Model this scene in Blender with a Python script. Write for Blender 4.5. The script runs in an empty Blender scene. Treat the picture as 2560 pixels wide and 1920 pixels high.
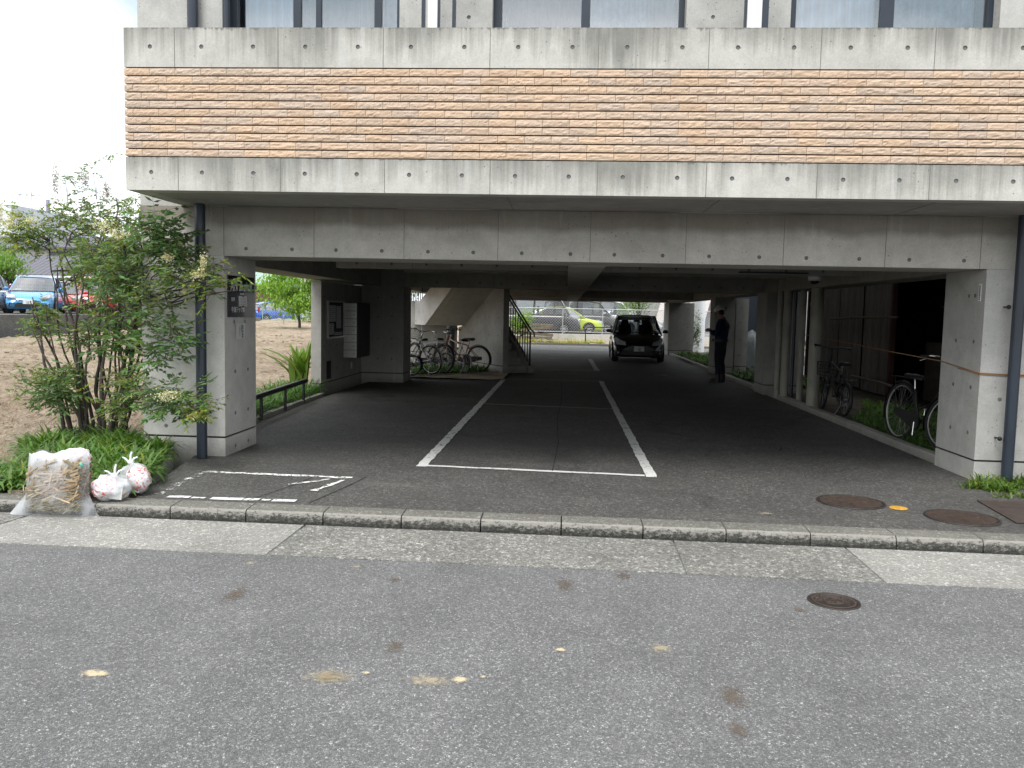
import bpy, math, random
from mathutils import Vector, Matrix, noise
random.seed(7)
R = math.radians
S = bpy.context.scene
COL = S.collection

# ---------------------------------------------------------------- camera
cam_d = bpy.data.cameras.new("camera")
cam = bpy.data.objects.new("camera", cam_d); COL.objects.link(cam)
cam_d.sensor_width = 36.0; cam_d.lens = 36.0*2120/2560
cam_d.clip_start = 0.05; cam_d.clip_end = 600
_r = ((0.99770911, 0.02640971, -0.06228209), (0.06426795, -0.08256321, 0.99451141), (0.02112254, -0.99623584, -0.08407137))
cam.matrix_world = Matrix(((_r[0][0], -_r[0][1], -_r[0][2], 0), (_r[1][0], -_r[1][1], -_r[1][2], 0), (_r[2][0], -_r[2][1], -_r[2][2], 1.54), (0, 0, 0, 1)))
S.camera = cam

# ---------------------------------------------------------------- sky, sun, exposure
SUN_EL, SUN_AZ = R(58), R(200)      # high sun behind thin cloud, behind the camera to the left
w = bpy.data.worlds.new("World"); S.world = w; w.use_nodes = True
nt = w.node_tree; nt.nodes.clear()
def wn(t, **k):
    n = nt.nodes.new(t)
    for a, b in k.items(): setattr(n, a, b)
    return n
sky = wn('ShaderNodeTexSky', sky_type='NISHITA', sun_disc=False, sun_elevation=SUN_EL, sun_rotation=SUN_AZ, air_density=1.0, dust_density=2.5, ozone_density=1.0)
bw = wn('ShaderNodeRGBToBW')
gr = wn('ShaderNodeMix', data_type='RGBA'); gr.inputs[0].default_value = 0.90
tint = wn('ShaderNodeMix', data_type='RGBA', blend_type='MULTIPLY'); tint.inputs[0].default_value = 1.0
tc = wn('ShaderNodeTexCoord'); mp = wn('ShaderNodeMapping'); mp.inputs['Scale'].default_value = (1, 1, 3.0)
cn = wn('ShaderNodeTexNoise'); cn.inputs['Scale'].default_value = 2.0; cn.inputs['Detail'].default_value = 5; cn.inputs['Roughness'].default_value = .5
cr = wn('ShaderNodeValToRGB'); cr.color_ramp.elements[0].position = .38; cr.color_ramp.elements[0].color = (.35, .425, .465, 1)
cr.color_ramp.elements[1].position = .57; cr.color_ramp.elements[1].color = (1.0, 1.0, 1.0, 1)
cl = wn('ShaderNodeMix', data_type='RGBA'); cl.inputs[0].default_value = .8
bg = wn('ShaderNodeBackground'); out = wn('ShaderNodeOutputWorld')
L = nt.links.new
L(sky.outputs[0], bw.inputs[0]); L(sky.outputs[0], gr.inputs[6]); L(bw.outputs[0], gr.inputs[7])
L(tc.outputs['Generated'], mp.inputs[0]); L(mp.outputs[0], cn.inputs['Vector']); L(cn.outputs[0], cr.inputs[0])
tint.inputs[6].default_value = (5.2, 5.25, 5.3, 1); L(cr.outputs[0], tint.inputs[7]); L(gr.outputs[2], cl.inputs[6]); L(tint.outputs[2], cl.inputs[7]); L(cl.outputs[2], bg.inputs[0]); L(bg.outputs[0], out.inputs[0])
bg.inputs[1].default_value = 0.15
sd = bpy.data.lights.new("sun", 'SUN'); sd.energy = 1.2; sd.angle = R(30); sd.color = (1, .97, .93)
sun = bpy.data.objects.new("sun", sd); COL.objects.link(sun)
_sd = Vector((math.sin(SUN_AZ)*math.cos(SUN_EL), math.cos(SUN_AZ)*math.cos(SUN_EL), math.sin(SUN_EL)))
sun.rotation_euler = _sd.to_track_quat('Z', 'Y').to_euler()
S.view_settings.view_transform = 'Standard'; S.view_settings.look = 'None'
S.view_settings.exposure = 1.45; S.view_settings.gamma = 1
S.render.engine = 'CYCLES'
cy = S.cycles
cy.use_denoising = True; cy.max_bounces = 8; cy.diffuse_bounces = 5; cy.glossy_bounces = 3; cy.transparent_max_bounces = 16; cy.transmission_bounces = 4
cy.caustics_reflective = False; cy.caustics_refractive = False; cy.sample_clamp_indirect = 6

# ---------------------------------------------------------------- mesh helper
class MB:
    def __init__(s): s.v = []; s.f = []; s.mi = []; s.sm = []; s.c = []
    def add(s, vs, fs, mi=0, sm=False, col=None):
        o = len(s.v); s.v.extend([tuple(p) for p in vs])
        for f in fs:
            s.f.append(tuple(i+o for i in f)); s.mi.append(mi); s.sm.append(sm); s.c.append(col or (1, 1, 1))
        return s
    def box(s, x0, x1, y0, y1, z0, z1, mi=0, col=None, skip=''):
        vs = [(x0,y0,z0),(x1,y0,z0),(x1,y1,z0),(x0,y1,z0),(x0,y0,z1),(x1,y0,z1),(x1,y1,z1),(x0,y1,z1)]
        fs = {'b':(0,3,2,1),'t':(4,5,6,7),'f':(0,1,5,4),'r':(1,2,6,5),'k':(2,3,7,6),'l':(3,0,4,7)}
        return s.add(vs, [q for k, q in fs.items() if k not in skip], mi, False, col)
    def obox(s, c, sz, M=None, mi=0, col=None, taper=1.0):
        hx, hy, hz = sz[0]/2, sz[1]/2, sz[2]/2; vs = []
        for z in (-hz, hz):
            t = 1 if z < 0 else taper
            for x, y in ((-hx,-hy),(hx,-hy),(hx,hy),(-hx,hy)): vs.append(Vector((x*t, y*t, z)))
        M = M or Matrix.Identity(3); vs = [M @ v + Vector(c) for v in vs]
        return s.add(vs, [(0,3,2,1),(4,5,6,7),(0,1,5,4),(1,2,6,5),(2,3,7,6),(3,0,4,7)], mi, False, col)
    def quad(s, a, b, c, d, mi=0, col=None): return s.add([a, b, c, d], [(0,1,2,3)], mi, False, col)
    def poly(s, pts, mi=0, col=None): return s.add(pts, [tuple(range(len(pts)))], mi, False, col)
    def prism(s, pts, d, mi=0, col=None):
        n = len(pts); d = Vector(d); a = [Vector(p) for p in pts]; b = [p+d for p in a]
        fs = [tuple(reversed(range(n))), tuple(range(n, 2*n))]+[(i, (i+1) % n, n+(i+1) % n, n+i) for i in range(n)]
        return s.add(a+b, fs, mi, False, col)
    def tube(s, pts, r, seg=8, mi=0, col=None, closed=False, sm=True, cap=True):
        pts = [Vector(p) for p in pts]; n = len(pts)
        rs = r if isinstance(r, (list, tuple)) else [r]*n
        vs = []; up = None
        for i, p in enumerate(pts):
            a = pts[(i-1) % n] if (i or closed) else p; b = pts[(i+1) % n] if (i < n-1 or closed) else p
            t = (b-a)
            if t.length < 1e-9: t = Vector((0,0,1))
            t.normalize()
            if up is None:
                up = Vector((0,0,1)) if abs(t.z) < .9 else Vector((1,0,0))
            x = t.cross(up)
            if x.length < 1e-6: x = t.cross(Vector((1,0,.3)))
            x.normalize(); y = x.cross(t).normalized(); up = y
            for k in range(seg):
                an = 2*math.pi*k/seg; vs.append(p+(x*math.cos(an)+y*math.sin(an))*rs[i])
        fs = []
        m = n if closed else n-1
        for i in range(m):
            for k in range(seg):
                j = (i+1) % n; fs.append((i*seg+k, i*seg+(k+1) % seg, j*seg+(k+1) % seg, j*seg+k))
        s.add(vs, fs, mi, sm, col)
        if cap and not closed:
            s.add(vs[:seg], [tuple(range(seg))], mi, False, col); s.add(vs[-seg:], [tuple(reversed(range(seg)))], mi, False, col)
        return s
    def cyl(s, a, b, r, seg=16, mi=0, col=None, r2=None): return s.tube([a, b], [r, r if r2 is None else r2], seg, mi, col)
    def lathe(s, prof, o=(0,0,0), M=None, seg=20, mi=0, col=None, sm=True):
        M = M or Matrix.Identity(3); o = Vector(o); vs = []
        for (r, z) in prof:
            for k in range(seg):
                a = 2*math.pi*k/seg; vs.append(M @ Vector((r*math.cos(a), r*math.sin(a), z))+o)
        fs = [(i*seg+k, i*seg+(k+1) % seg, (i+1)*seg+(k+1) % seg, (i+1)*seg+k) for i in range(len(prof)-1) for k in range(seg)]
        return s.add(vs, fs, mi, sm, col)
    def torus(s, c, axis, R1, r, seg=28, sg2=8, mi=0, col=None, sx=1.0):
        z = Vector(axis).normalized(); x = z.orthogonal().normalized(); y = z.cross(x)
        pts = [Vector(c)+(x*math.cos(2*math.pi*i/seg)+y*math.sin(2*math.pi*i/seg))*R1 for i in range(seg)]
        vs = []
        for i, p in enumerate(pts):
            d = (p-Vector(c)).normalized()
            for k in range(sg2):
                a = 2*math.pi*k/sg2; vs.append(p+d*math.cos(a)*r+z*math.sin(a)*r*sx)
        fs = [(i*sg2+k, ((i+1) % seg)*sg2+k, ((i+1) % seg)*sg2+(k+1) % sg2, i*sg2+(k+1) % sg2) for i in range(seg) for k in range(sg2)]
        return s.add(vs, fs, mi, True, col)
    def blob(s, c, rad, sub=2, amp=.15, sc=3, mi=0, col=None, seed=0, sm=True):
        import bmesh
        bm = bmesh.new(); bmesh.ops.create_icosphere(bm, subdivisions=sub, radius=1)
        vs = []
        for v in bm.verts:
            n = noise.noise(v.co*sc+Vector((seed*3.1, seed, 0))); p = v.co*(1+amp*n)
            vs.append(Vector((p.x*rad[0], p.y*rad[1], p.z*rad[2]))+Vector(c))
        fs = [tuple(q.index for q in f.verts) for f in bm.faces]; bm.free()
        return s.add(vs, fs, mi, sm, col)
    def mat_all(s, M): s.v = [tuple(M @ Vector(p)) for p in s.v]; return s
    def build(s, name, mats, parent=None, loc=None, rz=0, bevel=0, world=False):
        me = bpy.data.meshes.new(name)
        vs = s.v
        if world and parent is not None:
            off = Vector((0,0,0)); q = parent
            while q is not None: off += q.location; q = q.parent
            vs = [(p[0]-off.x, p[1]-off.y, p[2]-off.z) for p in vs]
        me.from_pydata(vs, [], s.f)
        mats = mats if isinstance(mats, (list, tuple)) else [mats]
        for m in mats: me.materials.append(m)
        me.polygons.foreach_set('material_index', s.mi); me.polygons.foreach_set('use_smooth', s.sm)
        if any(c != (1, 1, 1) for c in s.c):
            at = me.color_attributes.new('tint', 'FLOAT_COLOR', 'CORNER'); buf = []
            for p, c in zip(me.polygons, s.c): buf.extend((c[0], c[1], c[2], 1.0)*p.loop_total)
            at.data.foreach_set('color', buf)
        me.update()
        o = bpy.data.objects.new(name, me); COL.objects.link(o)
        if parent is not None: o.parent = parent
        if loc is not None: o.location = loc
        o.rotation_euler.z = rz
        if bevel:
            b = o.modifiers.new('bevel', 'BEVEL'); b.width = bevel; b.segments = 2; b.limit_method = 'ANGLE'
        return o

def tag(o, label=None, cat=None, group=None, kind=None):
    if label: o['label'] = label
    if cat: o['category'] = cat
    if group: o['group'] = group
    if kind: o['kind'] = kind
    return o
def thing(name, label, cat, loc=(0,0,0), rz=0, group=None):
    o = bpy.data.objects.new(name, None); COL.objects.link(o); o.location = loc; o.rotation_euler = (0, 0, rz)
    o.empty_display_size = .2
    return tag(o, label, cat, group)
def struct(mb, name, m): return tag(mb.build(name, m), kind='structure')
def kids(o): return [c for c in bpy.data.objects if c.parent == o]
def copy_tree(o, parent=None):
    c = o.copy(); COL.objects.link(c); c.parent = parent
    for ch in kids(o): copy_tree(ch, c)
    return c
def rnd(a, b): return random.uniform(a, b)

# ---------------------------------------------------------------- materials
class NM:
    def __init__(s, name):
        s.m = bpy.data.materials.new(name); s.m.use_nodes = True; s.n = s.m.node_tree; s.b = s.n.nodes['Principled BSDF']
    def node(s, t, ins=None, **k):
        n = s.n.nodes.new(t)
        for a, b in k.items(): setattr(n, a, b)
        for a, b in (ins or {}).items():
            if isinstance(b, bpy.types.NodeSocket): s.n.links.new(b, n.inputs[a])
            else: n.inputs[a].default_value = b
        return n
    def pos(s): return s.node('ShaderNodeNewGeometry').outputs['Position']
    def obj(s): return s.node('ShaderNodeTexCoord').outputs['Object']
    def map(s, v, sc): return s.node('ShaderNodeMapping', {'Vector': v, 'Scale': sc}).outputs[0]
    def noise(s, v, sc, det=4, ro=.55, dist=0): return s.node('ShaderNodeTexNoise', {'Vector': v, 'Scale': sc, 'Detail': det, 'Roughness': ro, 'Distortion': dist}).outputs[0]
    def voro(s, v, sc, out='Color', feature='F1'):
        return s.node('ShaderNodeTexVoronoi', {'Vector': v, 'Scale': sc}, feature=feature).outputs[out]
    def ramp(s, f, stops):
        r = s.node('ShaderNodeValToRGB', {0: f}); e = r.color_ramp.elements
        while len(e) > len(stops): e.remove(e[-1])
        while len(e) < len(stops): e.new(.5)
        for q, (p, c) in zip(e, stops):
            q.position = p; q.color = (c, c, c, 1) if isinstance(c, (int, float)) else (*c, 1)
        return r.outputs[0]
    def math(s, op, a, b=0.0, clamp=False): return s.node('ShaderNodeMath', {0: a, 1: b}, operation=op, use_clamp=clamp).outputs[0]
    def mix(s, f, a, b, mode='MIX'):
        n = s.n.nodes.new('ShaderNodeMix'); n.data_type = 'RGBA'; n.blend_type = mode
        for i, x in ((0, f), (6, a), (7, b)):
            if isinstance(x, bpy.types.NodeSocket): s.n.links.new(x, n.inputs[i])
            elif i == 0: n.inputs[0].default_value = x
            else: n.inputs[i].default_value = (*x, 1) if len(x) == 3 else x
        return n.outputs[2]
    def tint(s): return s.node('ShaderNodeAttribute', attribute_name='tint').outputs['Color']
    def sep(s, v): return s.node('ShaderNodeSeparateXYZ', {0: v}).outputs
    def set(s, **k):
        for a, b in k.items():
            i = s.b.inputs[a.replace('_', ' ')]
            if isinstance(b, bpy.types.NodeSocket): s.n.links.new(b, i)
            else: i.default_value = (*b, 1) if isinstance(b, tuple) and len(b) == 3 and i.type == 'RGBA' else b
        return s
    def bump(s, h, st=.3, d=.01):
        n = s.node('ShaderNodeBump', {'Height': h, 'Strength': st, 'Distance': d}); s.n.links.new(n.outputs[0], s.b.inputs['Normal']); return s

def plain(name, col, rough=.5, metal=0, nz=.15, sc=6, spec=.5, coat=0, tint=False):
    q = NM(name); f = q.noise(q.obj(), sc, 4)
    c = q.mix(q.ramp(f, [(.3, 1-nz), (.7, 1+nz*.5)]), (0, 0, 0), (0, 0, 0))
    k = q.ramp(f, [(.3, 1-nz), (.7, 1.0)])
    c = q.mix(1.0, (*col, 1), k, 'MULTIPLY')
    if tint: c = q.mix(1.0, c, q.tint(), 'MULTIPLY')
    q.set(Base_Color=c, Roughness=rough, Metallic=metal)
    q.b.inputs['Specular IOR Level'].default_value = spec; q.b.inputs['Coat Weight'].default_value = coat
    return q.m

def concrete(name, base=(.40, .395, .37), tops=(), stain=.6, pores=1.0, brown=0, drips=9.0, base_dirt=0.0):
    q = NM(name); P = q.pos()
    big = q.noise(P, 1.1, 6, .6, .4); med = q.noise(P, 7, 5, .6)
    c = q.mix(1.0, (*base, 1), q.ramp(big, [(.28, .74), (.5, .93), (.72, 1.08)]), 'MULTIPLY')
    c = q.mix(1.0, c, q.ramp(med, [(.3, .87), (.6, 1.0), (.8, 1.07)]), 'MULTIPLY')
    grain = q.noise(P, 90, 2, .5)
    c = q.mix(1.0, c, q.ramp(grain, [(.3, .9), (.7, 1.06)]), 'MULTIPLY')
    z = q.sep(P)[2]; dark = None
    vert = q.noise(q.map(P, (drips, drips, .55)), 1.0, 6, .68, .2)
    vert2 = q.noise(q.map(P, (drips*4, drips*4, 1.2)), 1.0, 4, .6)
    patch = q.noise(q.map(P, (.8, .8, .35)), 1.6, 3, .5)
    for zt, ln in tops:
        g = q.math('DIVIDE', q.math('SUBTRACT', z, zt-ln), ln, True)          # 1 at the top edge, fading down
        below = q.math('LESS_THAN', z, zt+.004)
        s1 = q.math('ADD', q.math('MULTIPLY', g, .62), q.math('MULTIPLY', q.math('SUBTRACT', vert, .5), 1.25))
        s1 = q.math('ADD', s1, q.math('MULTIPLY', q.math('SUBTRACT', patch, .5), 2.1))
        s1 = q.math('ADD', s1, q.math('MULTIPLY', q.math('SUBTRACT', vert2, .5), .7))
        s1 = q.math('MULTIPLY', q.math('MULTIPLY', q.ramp(s1, [(.16, 0.0), (.50, .55), (.85, 1.0)]), below), q.math('GREATER_THAN', z, zt-ln*1.0))
        e2 = q.math('DIVIDE', q.math('SUBTRACT', z, zt-.05), .05, True); e2 = q.math('MULTIPLY', q.ramp(q.math('ADD', e2, q.math('MULTIPLY', q.math('SUBTRACT', vert2, .5), 2.2)), [(.55, 0.0), (1.0, 1.0)]), q.math('MULTIPLY', below, q.math('GREATER_THAN', z, zt-.06)))
        s1 = q.math('MAXIMUM', q.math('MULTIPLY', s1, .85), e2)
        dark = s1 if dark is None else q.math('MAXIMUM', dark, s1)
    if dark is not None:
        c = q.mix(q.math('MULTIPLY', dark, stain), c, (.10, .10, .088) if not brown else (.135, .115, .085))
    if brown:
        e = q.math('ADD', q.math('SUBTRACT', z, brown), q.math('MULTIPLY', q.math('SUBTRACT', q.noise(q.map(P, (1.2, 1.2, 1.2)), 1.4, 3), .5), .22))
        m2 = q.ramp(q.math('ADD', q.math('MULTIPLY', e, 14), .5), [(.0, 0.0), (1.0, 1.0)])
        c = q.mix(q.math('MULTIPLY', m2, .62), c, (.16, .135, .10))
    # white lime runs
    wr = q.ramp(q.noise(q.map(P, (6, 6, .45)), 1.3, 4, .6), [(.6, 0.0), (.74, 1.0)])
    c = q.mix(q.math('MULTIPLY', wr, .28), c, (.62, .62, .6))
    pv = q.voro(P, 26, 'Distance'); pc = q.node('ShaderNodeSeparateColor', {0: q.voro(P, 26, 'Color')}).outputs[0]
    hole = q.math('MULTIPLY', q.math('LESS_THAN', pv, .16), q.math('GREATER_THAN', pc, 1-.16*pores))
    hole = q.math('MULTIPLY', hole, q.math('GREATER_THAN', q.noise(P, 2.3, 2), .5))
    c = q.mix(q.math('MULTIPLY', hole, .65), c, (.09, .09, .085))
    if base_dirt:
        g = q.math('ADD', q.math('DIVIDE', q.math('SUBTRACT', base_dirt, z), base_dirt), q.math('MULTIPLY', q.math('SUBTRACT', med, .5), 1.6))
        c = q.mix(q.math('MULTIPLY', q.ramp(g, [(.35, 0.0), (1.0, 1.0)]), .5), c, (.13, .125, .1))
    q.set(Base_Color=c, Roughness=.85)
    h = q.math('SUBTRACT', q.math('MULTIPLY', med, .5), q.math('MULTIPLY', hole, 1.0))
    q.bump(q.math('ADD', h, q.math('MULTIPLY', grain, .3)), .35, .006)
    return q.m

def asphalt(name, lo, hi, sc=120, blotch=.25, stains=False, spark=1.7):
    q = NM(name); P = q.pos()
    a = q.node('ShaderNodeSeparateColor', {0: q.voro(P, sc, 'Color')}).outputs[0]
    b = q.node('ShaderNodeSeparateColor', {0: q.voro(P, sc*.42, 'Color')}).outputs[1]
    m = q.math('ADD', q.math('MULTIPLY', a, .6), q.math('MULTIPLY', b, .4))
    c = q.ramp(m, [(.0, lo), (.62, tuple((x+y)/2*.92 for x, y in zip(lo, hi))), (.86, hi), (.97, tuple(min(1, x*spark) for x in hi))])
    big = q.noise(P, .55, 6, .6, .6); mid = q.noise(P, 3.1, 5, .6)
    c = q.mix(1.0, c, q.ramp(big, [(.3, 1-blotch), (.55, 1.0), (.75, 1+blotch*.6)]), 'MULTIPLY')
    c = q.mix(1.0, c, q.ramp(mid, [(.3, .88), (.7, 1.07)]), 'MULTIPLY')
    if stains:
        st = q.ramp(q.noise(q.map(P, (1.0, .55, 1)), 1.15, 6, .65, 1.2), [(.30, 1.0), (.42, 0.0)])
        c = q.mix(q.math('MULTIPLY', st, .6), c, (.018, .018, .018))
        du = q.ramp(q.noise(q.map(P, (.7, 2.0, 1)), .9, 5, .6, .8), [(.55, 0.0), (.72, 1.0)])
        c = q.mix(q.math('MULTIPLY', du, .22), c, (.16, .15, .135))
    q.set(Base_Color=c, Roughness=.9 if not stains else .78)
    q.bump(q.math('SUBTRACT', m, q.math('MULTIPLY', q.voro(P, sc, 'Distance'), .8)), .55, .006)
    return q.m

M = {}
M['fascia'] = concrete('fascia concrete', (.51, .50, .46), tops=((3.93, .34), (2.835, .29)), stain=.80)
M['beamc'] = concrete('beam concrete', (.52, .50, .455), tops=((2.545, .3),), stain=.35, brown=2.36, base_dirt=0)
M['wallc'] = concrete('wall concrete', (.49, .485, .46), stain=.3, pores=1.4)
M['colc'] = concrete('column concrete', (.57, .56, .53), stain=.3, base_dirt=.22)
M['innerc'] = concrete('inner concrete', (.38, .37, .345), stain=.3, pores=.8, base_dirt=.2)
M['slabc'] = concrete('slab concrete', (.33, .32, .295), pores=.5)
M['plug'] = plain('grout plug', (.16, .16, .155), .9)
M['joint'] = plain('shadow joint', (.03, .03, .03), .9)
M['seam'] = plain('panel seam', (.17, .165, .15), .9)
M['road'] = asphalt('road asphalt', (.066, .066, .067), (.24, .24, .242), 215, .18, spark=2.1)
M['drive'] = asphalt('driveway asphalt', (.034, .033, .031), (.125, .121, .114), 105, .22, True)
M['gutter'] = asphalt('washed gutter concrete', (.075, .073, .066), (.34, .335, .31), 100, .25)
M['gutter2'] = asphalt('pale gutter concrete', (.17, .165, .15), (.39, .385, .36), 120, .2)
M['kerbtop'] = asphalt('kerb top concrete', (.10, .097, .085), (.21, .205, .18), 110, .25)
M['farroad'] = asphalt('far paving', (.10, .10, .098), (.20, .20, .195), 60, .2)
def kerbmat():
    q = NM('worn kerb face'); P = q.pos()
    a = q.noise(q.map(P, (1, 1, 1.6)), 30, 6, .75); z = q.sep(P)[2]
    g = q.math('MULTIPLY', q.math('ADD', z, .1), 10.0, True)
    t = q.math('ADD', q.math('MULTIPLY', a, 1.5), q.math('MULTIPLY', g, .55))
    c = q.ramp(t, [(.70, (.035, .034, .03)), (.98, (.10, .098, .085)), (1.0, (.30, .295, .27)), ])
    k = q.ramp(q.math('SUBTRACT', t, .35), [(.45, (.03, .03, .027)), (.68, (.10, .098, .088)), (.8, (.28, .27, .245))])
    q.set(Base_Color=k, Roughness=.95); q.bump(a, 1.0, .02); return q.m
M['kerbface'] = kerbmat()
def soilmat():
    q = NM('bare soil'); P = q.pos(); n1 = q.noise(P, .7, 6, .6, .5); n2 = q.noise(P, 9, 6, .7)
    c = q.ramp(n1, [(.3, (.36, .275, .19)), (.5, (.48, .385, .285)), (.7, (.56, .47, .36))])
    c = q.mix(1.0, c, q.ramp(n2, [(.32, .66), (.5, 1.05), (.68, 1.22)]), 'MULTIPLY')  # clod shadows painted in: hollows of the bump noise coloured darker
    q.set(Base_Color=c, Roughness=1.0); q.bump(q.math('ADD', n2, q.noise(P, 30, 4, .7)), 1.0, .12); return q.m
M['soil'] = soilmat()
def tilemat():
    q = NM('split stone tile'); P = q.obj(); n = q.noise(q.map(P, (1, 1, 2.2)), 22, 6, .7, .6); n2 = q.noise(P, 4, 3)
    c = q.mix(1.0, (.53, .41, .315), q.tint(), 'MULTIPLY')
    c = q.mix(1.0, c, q.ramp(n, [(.28, .72), (.5, .98), (.75, 1.08)]), 'MULTIPLY')
    c = q.mix(q.ramp(n2, [(.62, 0.0), (.8, .4)]), c, (.30, .25, .19))
    q.set(Base_Color=c, Roughness=.9); q.bump(n, .8, .012); return q.m
M['tile'] = tilemat()
def leafmat(name, col, trans=.35, rough=.5):
    q = NM(name); c = q.mix(1.0, (*col, 1), q.tint(), 'MULTIPLY')
    q.set(Base_Color=c, Roughness=rough)
    tr = q.node('ShaderNodeBsdfTranslucent', {0: q.mix(1.0, c, (1.3, 1.5, .6), 'MULTIPLY')}); mx = q.node('ShaderNodeMixShader', {0: trans})
    o = q.n.nodes['Material Output']; q.n.links.new(q.b.outputs[0], mx.inputs[1]); q.n.links.new(tr.outputs[0], mx.inputs[2]); q.n.links.new(mx.outputs[0], o.inputs[0])
    return q.m
M['leaf'] = leafmat('shrub leaf', (.145, .215, .08), .4)
M['blade'] = leafmat('grass blade', (.09, .18, .045))
M['bleaf'] = leafmat('bright leaf', (.22, .36, .06), .45)
M['broad'] = leafmat('broad leaf', (.14, .24, .05), .3, .35)
M['bark'] = plain('shrub bark', (.075, .062, .052), .95, nz=.4, sc=40)
M['flower'] = leafmat('cream blossom', (.62, .57, .44), .3)
M['navy'] = plain('navy pipe paint', (.022, .032, .05), .38, nz=.3, sc=3)
M['paint'] = None
def paintmat(name, col, wear, sc=9):
    q = NM(name); P = q.pos(); a = q.noise(P, sc, 6, .7); b = q.noise(P, sc*6, 3, .6)
    t = q.math('ADD', a, q.math('MULTIPLY', q.math('SUBTRACT', b, .5), .5))
    f = q.ramp(t, [(wear, 0.0), (wear+.06, 1.0)])
    q.set(Base_Color=q.mix(q.math('MULTIPLY', q.noise(P, 3, 3), .3), (*col, 1), tuple(x*.6 for x in col)), Roughness=.7, Alpha=f); return q.m
M['paint'] = paintmat('road paint', (.66, .66, .64), .35)
M['paint_dim'] = paintmat('faded road paint', (.32, .31, .28), .33)
M['paint_worn'] = paintmat('worn road paint', (.80, .80, .78), .44, 14)
M['steel'] = plain('galvanised steel', (.45, .46, .47), .45, .6)
M['silver'] = plain('brushed steel', (.50, .50, .49), .4, .35, sc=3)
M['boxsteel'] = plain('letterbox steel', (.78, .78, .75), .32, .75, sc=3)
M['chrome'] = plain('chrome', (.6, .6, .6), .15, 1.0, nz=.05)
M['black'] = plain('black plastic', (.012, .012, .013), .45)
M['rubber'] = plain('tyre rubber', (.018, .018, .018), .85)
M['white'] = plain('white paint', (.75, .76, .77), .4, nz=.06)
M['pvc'] = plain('beige vinyl pipe', (.36, .345, .30), .5, nz=.3, sc=4)
M['paper'] = plain('paper', (.62, .63, .62), .8, nz=.08)
M['iron'] = plain('rusty cast iron', (.085, .058, .045), .7, .3, nz=.5, sc=14)
M['ironrim'] = plain('dark cast iron', (.05, .042, .038), .6, .4, nz=.4, sc=20)
M['yellow'] = plain('yellow marker', (.60, .33, .04), .7, nz=.5, sc=60)
M['blackglass'] = plain('gloss black board', (.010, .010, .011), .12, nz=.1, coat=.5)
M['letter'] = plain('pale lettering', (.62, .62, .60), .6, nz=.05)
M['skin'] = plain('skin', (.42, .26, .19), .6, nz=.1)
M['work'] = plain('navy workwear', (.010, .018, .06), .9, nz=.25, sc=12)
M['workdark'] = plain('dark trousers', (.010, .012, .022), .9, nz=.25, sc=12)
M['helmet'] = plain('white helmet shell', (.85, .85, .83), .3, nz=.15)
M['wood'] = plain('weathered board', (.20, .165, .125), .9, nz=.45, sc=9)
M['rope'] = plain('orange rope', (.32, .18, .09), .9)
M['straw'] = plain('dry straw', (.40, .335, .235), .9, tint=True)
def corr(name, col, rust=.4):
    q = NM(name); P = q.obj(); y = q.node('ShaderNodeTexWave', {'Vector': P, 'Scale': 6.0, 'Distortion': 0.0}, bands_direction='Y').outputs[1]
    n = q.noise(q.map(P, (3, 3, .6)), 2, 6, .7); c = q.mix(q.math('MULTIPLY', q.ramp(n, [(.5, 0.0), (.62, 1.0)]), rust), (*col, 1), (.07, .03, .02))
    q.set(Base_Color=c, Roughness=.7); q.bump(y, .8, .02); return q.m
M['corr'] = corr('rusty corrugated sheet', (.14, .125, .12))
M['corrblue'] = corr('blue corrugated sheet', (.03, .055, .10), .1)
def plastic(name, alpha, col=(.62, .64, .67), rough=.22, edge=False):
    q = NM(name); P = q.obj(); n = q.noise(P, 6, 4, .55, 1.0)
    a = q.ramp(n, [(.38, alpha-.14), (.55, alpha), (.75, min(1, alpha+.25))])
    if edge:
        X = q.sep(P); a = q.math('ADD', a, q.math('MULTIPLY', q.math('SUBTRACT', q.math('MULTIPLY', X[0], -1.0), .12), 4.0, True), True)
        a = q.math('ADD', a, q.math('MULTIPLY', q.math('SUBTRACT', X[2], .36), 5.0, True), True); a = q.math('MINIMUM', a, .66)
    q.set(Base_Color=col, Roughness=rough, Alpha=a); q.b.inputs['Coat Weight'].default_value = .3
    q.bump(q.noise(q.map(P, (1, 1, .35)), 14, 4, .6, 2.0), .6, .02); return q.m
M['bag'] = plastic('clear bag film', .27, edge=True)
M['bag2'] = plastic('milky bag film', .48, (.78, .80, .84))
def printed(name):
    q = NM(name); P = q.obj(); n = q.noise(q.map(P, (1, 1, 1.5)), 17, 3, .6, 2)
    c = q.ramp(n, [(.54, (.80, .79, .80)), (.57, (.78, .22, .20)), (.64, (.60, .06, .08)), (.69, (.82, .76, .72))])
    q.set(Base_Color=c, Roughness=.35); q.bump(q.noise(P, 30, 4, .6, 2), .6, .02); return q.m
M['print'] = printed('red printed wrapper')
def glassmat(name, tr, col=(.9, .95, 1), rough=.02, gl=.5):
    q = NM(name); n = q.n; t = q.node('ShaderNodeBsdfTransparent', {0: (tr*col[0], tr*col[1], tr*col[2], 1)}); g = q.node('ShaderNodeBsdfGlossy', {0: (1, 1, 1, 1), 1: rough})
    fr = q.node('ShaderNodeFresnel', {0: 1.5}); f = q.math('ADD', q.math('MULTIPLY', fr.outputs[0], 1.0), gl, True)
    mx = q.node('ShaderNodeMixShader', {0: f}); n.links.new(t.outputs[0], mx.inputs[1]); n.links.new(g.outputs[0], mx.inputs[2])
    n.links.new(mx.outputs[0], n.nodes['Material Output'].inputs[0]); return q.m
M['winglass'] = glassmat('window glass', .96, gl=.12)
M['carglass'] = glassmat('tinted car glass', .35, gl=.02)
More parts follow.
